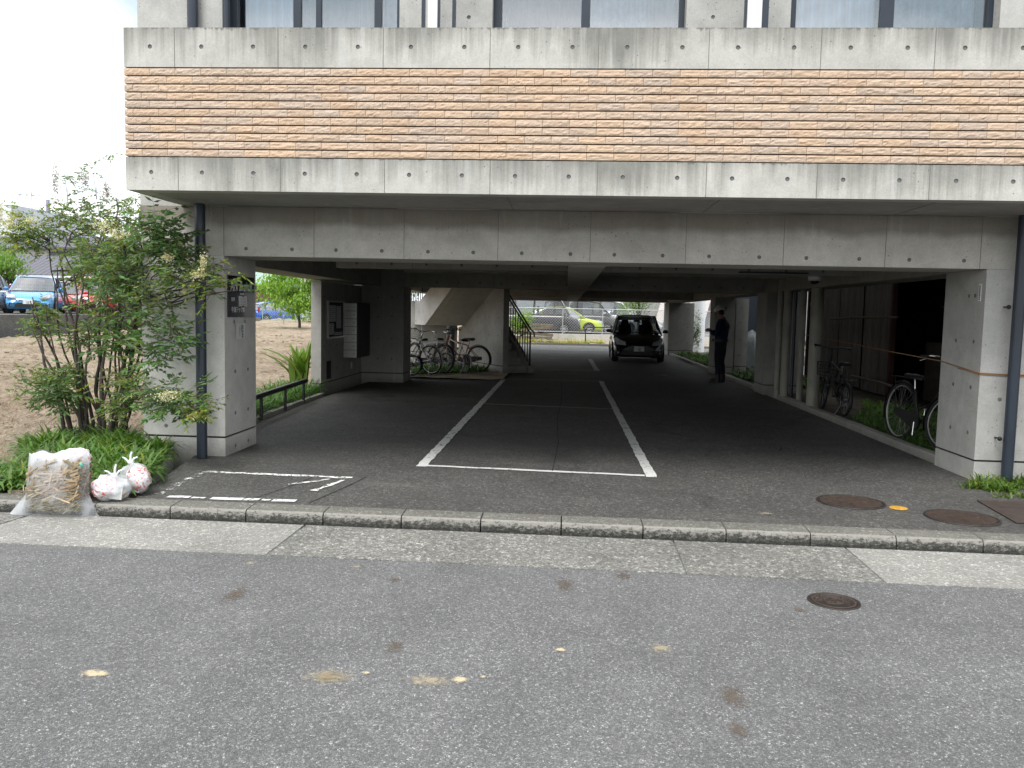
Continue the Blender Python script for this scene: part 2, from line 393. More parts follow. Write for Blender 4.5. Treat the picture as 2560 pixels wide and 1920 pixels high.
M['carglass2'] = glassmat('sky lit car glass', .80, gl=.25)
M['dimrim'] = plain('dull alloy rim', (.16, .16, .17), .4, .6)
M['frostglass'] = glassmat('clear cover', .9, gl=.02)
M['curtain'] = plain('lace curtain', (.80, .90, .94), .9, nz=.2, sc=5)
M['dark'] = plain('dark interior', (.03, .03, .032), .9)
def carpaint(name, col, metal=0.0): return plain(name, col, .3, metal, nz=.03, coat=1.0)
M['cp_black'] = carpaint('black car paint', (.008, .008, .010)); M['cp_blue'] = carpaint('sky blue car paint', (.09, .36, .72))
M['cp_red'] = carpaint('red car paint', (.62, .035, .045)); M['cp_white'] = carpaint('white car paint', (.78, .79, .80))
M['cp_lime'] = carpaint('lime car paint', (.50, .62, .03)); M['cp_dark'] = carpaint('dark grey car paint', (.05, .05, .058))
M['cp_silver'] = carpaint('silver car paint', (.50, .52, .55), .3); M['cp_navy'] = carpaint('royal blue car paint', (.04, .12, .50))
M['lamp'] = plain('headlight lens', (.60, .62, .64), .12, .2, coat=1); M['redlamp'] = plain('tail lamp lens', (.5, .02, .02), .2, coat=1)
M['asht'] = plain('alloy wheel', (.5, .5, .52), .35, .8)

def text_mb(s, size, mi=0, ext=.0015, shear=0.0, sx=1.0):
    """text drawn in local XY plane, centred on its left baseline; returns MB"""
    cu = bpy.data.curves.new('t', 'FONT'); cu.body = s; cu.size = size; cu.extrude = ext; cu.shear = shear; cu.resolution_u = 3
    o = bpy.data.objects.new('t', cu); COL.objects.link(o)
    dg = bpy.context.evaluated_depsgraph_get(); me = bpy.data.meshes.new_from_object(o.evaluated_get(dg))
    mb = MB(); mb.add([(v.co.x*sx, v.co.y, v.co.z) for v in me.vertices], [tuple(p.vertices) for p in me.polygons], mi)
    bpy.data.objects.remove(o); bpy.data.meshes.remove(me); bpy.data.curves.remove(cu)
    return mb

def hole_face(mb, O, U, V, W, H, rows, r=.019, depth=.007, s=.032, seams=()):
    """flat concrete face with real round tie-hole recesses.  rows: list of (v, [u...]); normal = U x V"""
    O, U, V = Vector(O), Vector(U).normalized(), Vector(V).normalized(); N = U.cross(V).normalized()
    P = lambda u, v, d=0: O+U*u+V*v-N*d
    def rect(u0, u1, v0, v1):
        if u1-u0 > 1e-5 and v1-v0 > 1e-5: mb.quad(P(u0, v0), P(u1, v0), P(u1, v1), P(u0, v1), 0)
    v0 = 0
    for v, us in sorted(rows):
        us = sorted(u for u in us if s < u < W-s)
        rect(0, W, v0, v-s); u0 = 0
        for u in us:
            rect(u0, u-s, v-s, v+s); n = 16; ring = []; ins = []; cap = []; sq = []
            for k in range(n):
                a = 2*math.pi*k/n; c, d = math.cos(a), math.sin(a)
                ring.append(P(u+c*r, v+d*r)); cap.append(P(u+c*r*.8, v+d*r*.8, depth))
                m = max(abs(c), abs(d)); sq.append(P(u+c/m*s, v+d/m*s))
            vs = sq+ring+cap
            mb.add(vs, [(k, (k+1) % n, n+(k+1) % n, n+k) for k in range(n)], 0)
            mb.add(ring+cap, [(k, (k+1) % n, n+(k+1) % n, n+k) for k in range(n)]+[tuple(range(n, 2*n))], 1)
            u0 = u+s
        rect(u0, W, v-s, v+s); v0 = v+s
    rect(0, W, v0, H)
    for u in seams:
        if 0 < u < W: mb.prism([P(u-.0025, 0), P(u+.0025, 0), P(u+.0025, H), P(u-.0025, H)], N*.0015, 2)
def discs(mb, pts, N, r=.02, mi=1):
    N = Vector(N).normalized(); x = N.orthogonal().normalized(); y = N.cross(x)
    for p in pts:
        p = Vector(p); mb.tube([p-N*.004, p+N*.0025], r, 10, mi)
CM = lambda m: [m, M['plug'], M['seam'], M['joint']]
# ================================================================ SETTING
mb = MB(); mb.quad((-300,-120,-.35), (300,-120,-.35), (300,400,-.35), (-300,400,-.35)); struct(mb, 'ground', M['farroad'])
mb = MB(); mb.box(-60, 60, -14, 6.1, -.34, -.1, skip='b'); struct(mb, 'road', M['road'])
def skew(o):                                                     # the kerb line runs slightly askew of the facade
    for v in o.data.vertices: v.co.y -= .018*(v.co.x+4)
    return o
# gutter apron slabs with open joints, each its own tone
for i, (a0, b0, a1, b1, m) in enumerate(((-40, -40, -4.19, -4.10, 'gutter'), (-4.17, -4.08, -1.955, -1.945, 'gutter2'), (-1.935, -1.925, .80, .815, 'gutter'), (.81, .825, 2.03, 2.035, 'gutter'), (2.045, 2.05, 40, 40, 'gutter2'))):
    mb = MB(); mb.prism([(a0, 5.435, -.34), (a1, 5.435, -.34), (b1, 6.235, -.34), (b0, 6.235, -.34)], (0, 0, .244)); skew(struct(mb, 'gutter_slab', M[m]))
# kerb blocks 0.6 m long, chipped rounded edge
def kerb_block(x0, x1):
    mb = MB(); n = 14; prof = [(6.24, -.34), (6.24, -.03), (6.246, -.012), (6.262, -.001), (6.33, .002), (6.335, -.003), (6.345, .003), (6.45, .005)]
    vs = []
    for i in range(n+1):
        x = x0+(x1-x0)*i/n
        for j, (y, z) in enumerate(prof):
            k = Vector((x*7, y*5, z*9)); a = noise.noise(k*3)*.012 if 1 <= j <= 3 else 0
            vs.append((x, y+abs(a)*(.9 if j < 4 else 0)+(noise.noise(k*9)*.004 if j == 1 else 0), z-abs(a)*.8))
    m = len(prof)
    fs = [(i*m+j, (i+1)*m+j, (i+1)*m+j+1, i*m+j+1) for i in range(n) for j in range(m-1)]
    mb.add(vs, fs, 0, False)
    for k, f in enumerate(fs):
        mb.mi[k] = 1 if (k % (m-1)) >= 3 else 0
    mb.add([vs[j] for j in range(m)], [tuple(range(m))]); mb.add([vs[n*m+j] for j in range(m)], [tuple(reversed(range(m)))])
    return mb
x = -9.0
mbk = MB()
while x < 7.2:
    k = kerb_block(x+.005, x+.595); mbk.add(k.v, k.f); mbk.mi[-len(k.mi):] = k.mi; x += .6
mbk.box(-60, -9.0, 6.24, 6.45, -.34, 0); mbk.box(7.2, 60, 6.24, 6.45, -.34, 0)
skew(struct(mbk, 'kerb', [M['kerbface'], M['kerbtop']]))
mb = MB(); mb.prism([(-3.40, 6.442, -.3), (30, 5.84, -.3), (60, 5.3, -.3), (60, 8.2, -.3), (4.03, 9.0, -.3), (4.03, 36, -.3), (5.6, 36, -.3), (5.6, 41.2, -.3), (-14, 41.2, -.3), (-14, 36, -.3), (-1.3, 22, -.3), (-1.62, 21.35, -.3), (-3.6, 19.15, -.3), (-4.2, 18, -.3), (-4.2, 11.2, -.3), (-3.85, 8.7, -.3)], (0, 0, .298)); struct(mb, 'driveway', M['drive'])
mb = MB(); mb.box(-14, 12, 35.2, 41.25, -.3, .004, skip='b'); struct(mb, 'rear_paving', M['farroad'])
# bare soil lot: height field
def soil_z(x, y):
    t = max(0, min(1, (-x-4.5)/5)); z = -.03+.02*t+.018*max(0, y-9)*min(1, t*1.5+.25)
    z = min(z, .86); z += .05*noise.noise(Vector((x*.5, y*.5, 0)))*min(1, t*3+.3)
    a = min(1, t*4+.15); z += a*(.05*noise.noise(Vector((x*2.5, y*2.5, 1)))+(.075*abs(noise.noise(Vector((x*5, y*5, 2))))+.05*noise.noise(Vector((x*13, y*13, 5))))*(1.25 if y < 16 else .7))
    return z
def grid_mesh(x0, x1, y0, y1, nx, ny, zf, py=1.0):
    vs = []
    for j in range(ny+1):
        y = y0+(y1-y0)*(j/ny)**py
        for i in range(nx+1):
            x = x0+(x1-x0)*i/nx; vs.append((x, y, zf(x, y)))
    return vs, [(j*(nx+1)+i, j*(nx+1)+i+1, (j+1)*(nx+1)+i+1, (j+1)*(nx+1)+i) for j in range(ny) for i in range(nx)]
mb = MB(); v, f = grid_mesh(-18.6, -4.38, 6.45, 54, 240, 420, soil_z, 1.7); mb.add(v, f, 0, False); struct(mb, 'soil_lot', M['soil'])
mb = MB()
for i in range(2600):                                             # stones and clods
    y = 7+28*random.random()**1.8; x = rnd(-18, -4.6)
    if y < 15 and x > -5.2: continue
    s = rnd(.01, .045)*(1+y*.02); c = rnd(.7, 1.15)
    mb.blob((x, y, soil_z(x, y)+s*.2), (s*1.3, s, s*.7), 1, .5, 2, col=(c, c, c), seed=i, sm=False)
tag(mb.build('soil_clods', M['soil']), kind='stuff')
# raised car park of the left neighbour, right side strip, rear strip
mb = MB(); mb.box(-60, -18.95, 14, 49, -.3, 1.1, skip='b'); struct(mb, 'raised_car_park', M['farroad'])
mb = MB(); mb.box(-60, -18.6, 49.2, 120, -.3, .42, skip='b'); mb.box(-18.6, -5.5, 54.2, 120, -.3, .45, skip='b'); struct(mb, 'far_car_park', M['farroad'])
mb = MB(); mb.box(-5.4, 12, 44.3, 62, -.3, .42, skip='b'); struct(mb, 'rear_car_park', M['farroad'])
mb = MB(); v, f = grid_mesh(4.15, 6.3, 8.6, 36, 30, 260, lambda x, y: .045+.03*noise.noise(Vector((x*3, y*3, 0)))+.012*noise.noise(Vector((x*12, y*12, 3)))); mb.add(v, f, 0, True)
struct(mb, 'planting_strip', plain('dark earth', (.075, .062, .045), 1, nz=.5, sc=9))  # earth in a dark brown tone
mb = MB(); v, f = grid_mesh(-4.9, -1.4, 19.0, 30, 40, 60, lambda x, y: .03+.03*noise.noise(Vector((x*2, y*2, 0)))); mb.add(v, f, 0, True)
struct(mb, 'bicycle_bed', M['soil'])
# low kerbs round the beds
def strip_kerb(name, pts, wd, z0, z1, m):
    mb = MB()
    for a, b in zip(pts, pts[1:]):
        a, b = Vector(a), Vector(b); d = (b-a).normalized(); n = Vector((-d.y, d.x))*wd; L_ = (b-a).length; k = max(1, int(L_/.6))
        for i in range(k):
            p = a+(b-a)*(i/k)+d*.004; q_ = a+(b-a)*((i+1)/k)-d*.004
            mb.prism([(p.x, p.y, z0), (q_.x, q_.y, z0), (q_.x+n.x, q_.y+n.y, z0), (p.x+n.x, p.y+n.y, z0)], (0, 0, z1-z0+rnd(-.004, .004)))
    o = struct(mb, name, m); b = o.modifiers.new('b', 'BEVEL'); b.width = .01; b.segments = 2; return o
strip_kerb('bed_kerb', [(4.15, 36), (4.15, 23.9)], -.12, -.2, .09, M['innerc'])
strip_kerb('bed_kerb', [(4.15, 23.1), (4.15, 18.1)], -.12, -.2, .09, M['innerc'])
strip_kerb('bed_kerb', [(4.15, 17.2), (4.15, 9.31)], -.12, -.2, .09, M['innerc'])
strip_kerb('bed_kerb', [(-3.58, 6.46), (-4.02, 8.44)], .12, -.2, .085, M['wallc'])
strip_kerb('bed_kerb', [(-4.06, 9.31), (-4.24, 14.7)], .10, -.2, .06, M['innerc'])
strip_kerb('bed_kerb', [(-3.63, 19.15), (-1.62, 21.3)], .08, -.2, .05, M['innerc'])
strip_kerb('rear_kerb', [(-14, 41.2), (12, 41.2)], .15, -.2, .11, M['kerbtop'])
mb = MB(); v, f = grid_mesh(-14, 12, 41.35, 44.0, 120, 14, lambda x, y: .09+.03*noise.noise(Vector((x*2, y*2, 0)))+.04*noise.noise(Vector((x*6, y*6, 3)))); mb.add(v, f)
struct(mb, 'dry_verge', plain('dry earth', (.38, .28, .17), 1, nz=.4, sc=5))

mb = MB(); mb.prism([(-3.46, 6.452, -.3), (-4.14, 8.44, -.3), (-4.45, 8.44, -.3), (-4.45, 6.452, -.3)], (0, 0, .33)); struct(mb, 'planting_bed', M['soil'])
mb = MB(); mb.prism([(-4.17, 9.32, -.3), (-4.34, 14.8, -.3), (-4.45, 14.8, -.3), (-4.45, 9.32, -.3)], (0, 0, .33)); struct(mb, 'planting_bed', M['soil'])
# ---- painted markings (sheets 4 mm above the paving)
def pline(name, a, b, wd, m, z=.004, n=14, j=.008):
    a, b = Vector(a), Vector(b); d = (b-a).normalized(); nn = Vector((-d.y, d.x)); vs = []
    k = max(2, int((b-a).length/.12))
    for i in range(k+1):
        p = a+(b-a)*i/k; vs += [(p+nn*(wd/2+rnd(-j, j))).to_3d()+Vector((0, 0, z)), (p-nn*(wd/2+rnd(-j, j))).to_3d()+Vector((0, 0, z))]
    mb = MB(); mb.add(vs, [(2*i, 2*i+1, 2*i+3, 2*i+2) for i in range(k)]); struct(mb, name, m)
pline('parking_line', (-1.40, 8.22), (-1.41, 19.62), .105, M['paint'])
pline('parking_line', (.85, 8.06), (.83, 19.66), .105, M['paint'])
pline('parking_line', (-1.345, 8.28), (.79, 8.13), .075, M['paint'])
pline('parking_line', (-1.345, 14.1), (.79, 13.85), .07, M['paint_dim'])
pline('parking_line', (-1.35, 19.58), (.78, 19.62), .07, M['paint_dim'])
pline('parking_line', (.87, 23.2), (.83, 29.2), .14, M['paint_dim'])
pline('parking_line', (-.6, 22.95), (.79, 23.3), .08, M['paint_dim'])
pline('parking_line', (-.6, 29.0), (.75, 29.1), .08, M['paint_dim'])
# worn white box at the kerb
pline('worn_marking', (-3.34, 7.60), (-1.92, 7.545), .06, M['paint_worn'], j=.02)
for xa, xb, wd in ((-3.17, -2.99, .075), (-2.97, -2.86, .05), (-2.81, -2.55, .085), (-2.54, -2.42, .07), (-2.40, -2.33, .05), (-2.31, -2.12, .095)): pline('worn_marking', (xa, 6.545+.012*(xa+3.17)), (xb, 6.545+.012*(xb+3.17)), wd, M['paint'], j=.012)
pline('worn_marking', (-3.34, 7.54), (-3.27, 6.62), .065, paintmat('scrubbed road paint', (.70, .70, .68), .54, 14), j=.02)
pline('worn_marking', (-1.97, 7.45), (-2.10, 6.95), .05, M['paint_worn'], j=.02)
pline('worn_marking', (-2.38, 7.16), (-2.10, 7.46), .035, M['paint_worn'], j=.015)
def splat(name, c, r, m, z, sx=1.0, rot=0, seed=0):
    vs = []; n = 26
    for i in range(n):
        a = 2*math.pi*i/n; k = r*(1+.35*noise.noise(Vector((math.cos(a)*1.6+seed, math.sin(a)*1.6, seed)))+.22*noise.noise(Vector((math.cos(a)*5+seed, math.sin(a)*5, seed))))
        x, y = k*math.cos(a)*sx, k*math.sin(a); vs.append((c[0]+x*math.cos(rot)-y*math.sin(rot), c[1]+x*math.sin(rot)+y*math.cos(rot), z))
    mb = MB(); mb.poly(vs); struct(mb, name, m)
def spotmat(name, col, thr, top=.85):
    q = NM(name); P = q.pos(); a = q.noise(P, 30, 6, .75); g = q.node('ShaderNodeTexCoord').outputs['Generated']
    ln = q.node('ShaderNodeVectorMath', {0: q.node('ShaderNodeVectorMath', {0: q.map(g, (1, 1, 0)), 1: (.5, .5, 0)}, operation='SUBTRACT').outputs[0]}, operation='LENGTH').outputs['Value']
    f = q.math('MULTIPLY', q.math('SUBTRACT', .5, ln), .95)
    q.set(Base_Color=col, Roughness=.95, Alpha=q.ramp(q.math('ADD', a, q.math('SUBTRACT', f, .24)), [(thr, 0.0), (thr+.26, top)])); return q.m
sand = spotmat('pale sand stain', (.58, .49, .33), .33, .75); sand2 = spotmat('sand dusting', (.42, .36, .25), .45, .6); mud = spotmat('brown mud stain', (.12, .09, .065), .42, .55)
for i, (c, r, m, sx, rot) in enumerate((((-1.0, 3.6), .055, sand, 1.7, .1), ((-1.0, 3.62), .12, sand2, 1.8, .0), ((-.43, 3.63), .04, sand, 1.3, .2), ((-.55, 3.62), .10, sand2, 1.8, 0), ((-.33, 3.68), .018, sand, 1, 0), ((.01, 4.03), .025, sand, 1.4, 0), ((-2.06, 3.52), .045, sand, 1.9, 0), ((-.86, 3.66), .02, sand, 1.3, 0), ((-1.83, 4.62), .24, mud, .32, -.25), ((.03, 5.0), .26, mud, .30, .12), ((.40, 5.24), .14, mud, .35, .5), ((.76, 3.62), .19, mud, .42, .3), ((1.35, 4.75), .09, mud, .6, .3), ((.72, 3.3), .10, mud, .6, .3), ((-.8, 4.0), .13, mud, .5, 0), ((-1.0, 5.0), .10, mud, .5, .3), ((-1.98, 5.2), .04, sand2, 1.6, 0), ((-1.3, 5.22), .04, sand2, 1.6, .4), ((1.62, 6.7), .05, sand2, 2, 0), ((.5, 4.1), .09, sand2, 1.2, 1))):
    splat('ground_stain', c, r, m, -.0955 if c[1] < 6 else .0045, sx, rot, i*3.7)
def crackm():
    q = NM('asphalt crack'); q.set(Base_Color=(.012, .012, .012), Roughness=1.0); return q.m
ck = crackm()
def crack(pts, wd=.006):
    for a, b in zip(pts, pts[1:]): pline('asphalt_crack', a, b, wd, ck, .0045, j=.002)
crack([(-.1, 8.2), (-.06, 10), (-.1, 12.5), (-.05, 15), (-.08, 19)], .008)
crack([(-2.5, 6.5), (-2.35, 7.1), (-2.28, 7.5)], .01); crack([(-2.0, 6.5), (-1.9, 7.0), (-1.8, 7.6)], .01)
crack([(2.1, 10.2), (2.35, 10.35), (2.6, 10.2), (2.5, 9.9), (2.2, 9.9), (2.1, 10.2)], .012)
crack([(2.6, 11.9), (2.9, 12.3), (3.0, 11.8)], .012)

# ================================================================ BUILDING
bld = thing('apartment_building', 'grey exposed-concrete apartment block on pillars with a sandstone tiled balcony front', 'building', (0, 8.45, 0))
XL, XR, FY, WY = -3.9, 6.2, 7.35, 8.45
def holes(x0, off, n0=-20, n1=40, step=.457): return [x0+step*i for i in range(n0, n1) ]
def fascia(name, z0, z1, hz, hx0, seam0):
    mb = MB(); us = [x-XL for x in holes(hx0, 0) if XL+.1 < x < XR-.05]
    sm = [seam0+.914*i-XL for i in range(-6, 12)]
    hole_face(mb, (XL, FY, z0), (1, 0, 0), (0, 0, 1), XR-XL, z1-z0, [(hz-z0, us)], seams=sm)
    mb.box(XL, XR, FY, FY+.16, z0, z1, 0, skip='f')
    mb.box(XL, XL+.16, FY+.16, WY, z0, z1, 0, skip='fk')
    return mb.build(name, CM(M['fascia']), bld, world=True)
fascia('parapet_band', 3.598, 3.93, 3.77, -3.667, -1.62); fascia('parapet_band', 2.545, 2.83, 2.70, -3.671, -1.60)
# stone tile cladding: eleven courses of split-face tiles over a dark backing
mb = MB(); mb.box(XL+.02, XR, FY+.05, FY+.16, 2.834, 3.594, 1); mb.box(XL+.02, XL+.16, FY+.16, WY, 2.834, 3.594, 1)
pitch = (3.594-2.834)/11
for r_ in range(11):
    z0 = 2.834+pitch*r_+.0062; z1 = z0+pitch-.0124; x = XL-.004-random.choice([0, .075, .15])*1.0
    first = True
    while x < XR:
        x1 = x+.2285; a = max(x, XL-.004); b = min(x1, XR)-.0028
        if b-a > .02:
            t = rnd(.92, 1.07); wr = rnd(-.03, .07); colr = (t*(1+wr), t, t*(1-wr*1.4)); nx, nz = 12, 4; vs = []
            for jz in range(nz+1):
                for ix in range(nx+1):
                    X_ = a+(b-a)*ix/nx; Z_ = z0+(z1-z0)*jz/nz; e = (0 < ix < nx) and (0 < jz < nz)
                    d = .003+(.006*noise.noise(Vector((X_*9, Z_*40+r_*7, r_)))+.005*noise.noise(Vector((X_*34, Z_*70, 2)))) if e else .0
                    vs.append((X_, FY+.004-max(d, -.004), Z_))
            mb.add(vs, [(j*(nx+1)+i, j*(nx+1)+i+1, (j+1)*(nx+1)+i+1, (j+1)*(nx+1)+i) for j in range(nz) for i in range(nx)], 0, False, colr)
            mb.box(a, b, FY+.0045, FY+.05, z0, z1, 0, colr, skip='f')
        x = x1
    y = FY+.05
    while y < WY:                                                   # return along the balcony's left end
        t = rnd(.84, 1.1); mb.box(XL-.004, XL+.02, y, min(y+.227, WY), z0, z1, 0, (t, t, t)); y += .2285
mb.build('tile_cladding', [M['tile'], M['joint']], bld, world=True)
# balcony slab (soffit) and drip edge
mb = MB(); mb.box(XL+.003, XR, FY+.163, WY-.003, 2.546, 2.70, 0); mb.box(XL+.16, XR, FY+.16, WY, 3.0, 3.02, 0)
for x in (-.55, 1.29, 3.1): mb.box(x-.003, x+.003, FY+.17, WY-.01, 2.5435, 2.546, 2)
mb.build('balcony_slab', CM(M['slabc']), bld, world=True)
# front beam with tie holes
BX0, BX1 = -4.34, 6.2
mb = MB(); seams = [-3.475-BX0]+[x-BX0 for x in (-2.549, -1.637, -.698, .212, 1.141, 2.079, 3.042, 3.93)]
hx = [-3.247, -2.774, -2.325, -1.86, -1.395, -.942, -.46, .02, .45, .92, 1.37, 1.85, 2.30, 2.80, 3.27, 3.78]
hole_face(mb, (BX0, WY, 2.05), (1, 0, 0), (0, 0, 1), BX1-BX0, .49, [(.075, [h-BX0 for h in hx])], seams=seams)
mb.box(BX0, BX1, WY, 9.15, 2.05, 2.54, 0, skip='f'); mb.build('front_beam', CM(M['beamc']), bld, world=True)
# columns
def column(name, x0, x1, y0, y1, m, ztop=2.05, holes_f=(), holes_s=(), side='r'):
    mb = MB(); a = .185
    mb.box(x0, x1, y0, y1, -.2, a, 0); mb.box(x0+.015, x1-.015, y0+.015, y1-.015, a, a+.02, 3, skip='tb'); mb.box(x0, x1, y0, y1, a+.02, ztop-.002, 0)
    discs(mb, [(x, y0, z) for x, z in holes_f], (0, -1, 0)); sx = x1 if side == 'r' else x0
    discs(mb, [(sx, y, z) for y, z in holes_s], (1 if side == 'r' else -1, 0, 0))
    return mb.build(name, CM(m), bld, world=True)
zs = (.48, .925, 1.38, 1.82)
column('column', -4.34, -3.475, WY, 9.32, M['colc'], holes_f=[(-4.1, .925), (-3.75, .925), (-4.1, .3), (-3.75, .38)], holes_s=[(y, z) for y in (8.72, 9.08) for z in (.07+.0, .42, .86)])
column('column', 4.0, 6.2, WY, 9.32, M['wallc'], holes_f=[(4.35, .925), (4.35, .48), (4.2, .8)], holes_s=[(y, z) for y in (8.62, 9.0) for z in (.45, .9, 1.35)]+[(8.65, 1.8), (8.78, 1.8)], side='l')
column('column', -4.55, -3.45, 17.85, 18.7, M['innerc'], holes_f=[(x, z) for x in (-4.0, -3.7) for z in (.5, .93, 1.4, 1.8)], holes_s=[(18.2, z) for z in (.5, .95, 1.4, 1.8)])
column('column', 3.97, 4.75, 17.25, 18.1, M['innerc'], holes_f=[(4.3, z) for z in (.5, .93, 1.4, 1.8)], side='l')
column('column', 3.97, 4.50, 23.15, 23.9, M['innerc'], holes_f=[(4.25, z) for z in (.5, .93, 1.4, 1.8)], side='l')
column('column', 4.62, 4.95, 23.6, 23.9, M['innerc'], holes_f=[(4.75, z) for z in (.5, .93, 1.4, 1.8)], side='l')
column('column', 3.97, 4.95, 33.5, 35.2, M['innerc'], holes_f=[(x, z) for x in (4.3, 4.7) for z in (.5, 1.1, 1.8)], side='l')
# thin letterbox wall
mb = MB(); mb.box(-4.53, -4.35, 14.85, 17.848, -.1, .185, 0); mb.box(-4.52, -4.36, 14.86, 17.848, .185, .205, 3); mb.box(-4.53, -4.35, 14.85, 17.848, .205, 2.03, 0)
discs(mb, [(-4.35, y, z) for y in (15.05, 15.45, 15.85, 16.25) for z in (.86, 1.75)]+[(-4.35, y, .42) for y in (15.9, 16.4)], (1, 0, 0))
mb.box(-4.352, -4.345, 15.2, 15.48, .25, .58, 3); mb.build('letterbox_wall', CM(M['innerc']), bld, world=True)
# long and cross beams, ceiling
def beam(name, x0, x1, y0, y1, z0, z1, m='innerc', hol=(), seams=()):
    mb = MB(); mb.box(x0, x1, y0, y1, z0, z1, 0)
    discs(mb, hol, (0, -1, 0) if (x1-x0) > (y1-y0) else (1, 0, 0))
    for s_ in seams: mb.box(s_-.003, s_+.003, y0-.0015, y0, z0, z1, 2)
    return mb.build(name, CM(M[m]), bld, world=True)
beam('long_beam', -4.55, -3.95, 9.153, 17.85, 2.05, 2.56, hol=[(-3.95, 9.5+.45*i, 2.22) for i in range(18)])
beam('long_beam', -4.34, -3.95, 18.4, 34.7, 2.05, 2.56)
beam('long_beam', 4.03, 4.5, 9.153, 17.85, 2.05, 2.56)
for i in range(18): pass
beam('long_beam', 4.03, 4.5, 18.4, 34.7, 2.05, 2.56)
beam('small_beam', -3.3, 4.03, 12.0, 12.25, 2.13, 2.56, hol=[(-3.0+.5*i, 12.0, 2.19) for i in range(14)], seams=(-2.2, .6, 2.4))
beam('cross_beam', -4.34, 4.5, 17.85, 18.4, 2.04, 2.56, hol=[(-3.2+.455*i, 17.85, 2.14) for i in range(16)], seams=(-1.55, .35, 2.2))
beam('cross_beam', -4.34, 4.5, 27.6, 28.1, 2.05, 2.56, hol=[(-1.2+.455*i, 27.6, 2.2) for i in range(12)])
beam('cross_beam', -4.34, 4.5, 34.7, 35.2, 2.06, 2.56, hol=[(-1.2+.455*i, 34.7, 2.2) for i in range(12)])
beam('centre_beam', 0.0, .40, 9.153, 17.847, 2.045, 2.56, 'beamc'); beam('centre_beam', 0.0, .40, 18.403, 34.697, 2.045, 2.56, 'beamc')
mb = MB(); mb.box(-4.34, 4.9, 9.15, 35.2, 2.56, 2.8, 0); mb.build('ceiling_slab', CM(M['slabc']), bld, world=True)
mb = MB(); mb.box(-4.34, 4.9, WY+.6, 35.2, 2.81, 8.0, 0); mb.build('upper_storeys', CM(M['wallc']), bld, world=True)

# upper front wall with three window openings
def XU(px): return -3.437+(px-565)*(7.399/1935)
ops = [(XU(560), XU(1018)), (XU(1256), XU(1742)), (XU(1998), XU(2500))]
edges = [-4.34]+[e for o in ops for e in o]+[6.2]
mb = MB()
for i in range(0, len(edges), 2):
    a, b = edges[i], edges[i+1]; us = {0: [.545], 1: [(XU(1079)-a), (XU(1196)-a)], 2: [XU(1808)-a, XU(1936)-a], 3: []}[i//2]
    hole_face(mb, (a, WY, 2.541), (1, 0, 0), (0, 0, 1), b-a, 4.6, [(4.385+.0-2.541, us)], seams=())
    mb.box(a, b, WY, WY+.55, 2.541, 7.14, 0, skip='f')
for a, b in ops: mb.box(a, b, WY+.02, WY+.55, 2.541, 3.05, 0); mb.box(a, b, WY+.02, WY+.55, 5.1, 7.14, 0)
mb.build('upper_wall', CM(M['wallc']), bld, world=True)
def window(i, a, b, mull, y=WY+.16):
    mb = MB(); z0, z1 = 3.05, 5.1
    mb.box(a+.002, a+.08, y-.03, y+.05, z0, z1, 0); mb.box(b-.05, b-.002, y-.03, y+.05, z0, z1, 0); mb.box(a+.08, b-.05, y-.03, y+.05, z0, z0+.05, 0); mb.box(a+.08, b-.05, y-.03, y+.05, z1-.05, z1, 0)
    for m, wd in mull: mb.box(m-wd/2, m+wd/2, y-.02, y+.045, z0+.05, z1-.05, 0)
    fr = mb.build('window', M['navy'], bld, world=True)
    mb = MB(); mb.box(a+.08, b-.05, y+.005, y+.011, z0+.05, z1-.05, 0); mb.build('pane', M['winglass'], fr, world=True)
    # pleated curtain with a gap
    for c0, c1, m in cur[i]:
        mb = MB(); n = int((c1-c0)/.012); vs = []
        for k in range(n+1):
            x = c0+(c1-c0)*k/n; yy = y+.13+.030*math.sin(x*62+math.sin(x*9)*2)+.01*math.sin(x*25); vs += [(x, yy, z0), (x, yy+.01, z1)]
        mb.add(vs, [(2*k, 2*k+2, 2*k+3, 2*k+1) for k in range(n)], 0, True); mb.build('curtain', m, fr, world=True)
    mb = MB(); mb.box(a, b, y+.36, y+.38, z0, z1, 0); mb.build('room_dark_sheet', M['dark'], fr, world=True)  # dark sheet standing in for the unlit room behind the curtains
grey = plain('grey curtain', (.34, .37, .365), .9, nz=.3, sc=4); mesh = plain('checked net curtain', (.50, .56, .59), .9, nz=.3, sc=12)
cur = {0: [(XU(585), XU(728), M['curtain']), (XU(732), XU(945), grey), (XU(950), XU(1006), mesh)], 1: [(XU(1280), XU(1480), plain('charcoal curtain', (.06, .065, .062), .9)), (XU(1505), XU(1650), mesh), (XU(1650), XU(1720), grey)], 2: [(XU(2005), XU(2226), M['curtain']), (XU(2262), XU(2475), mesh)]}
window(0, *ops[0], [(XU(740), .075), (XU(797), .05), (XU(954), .07)])
window(1, *ops[1], [(XU(1492), .085)])
window(2, *ops[2], [(XU(2244), .125)])
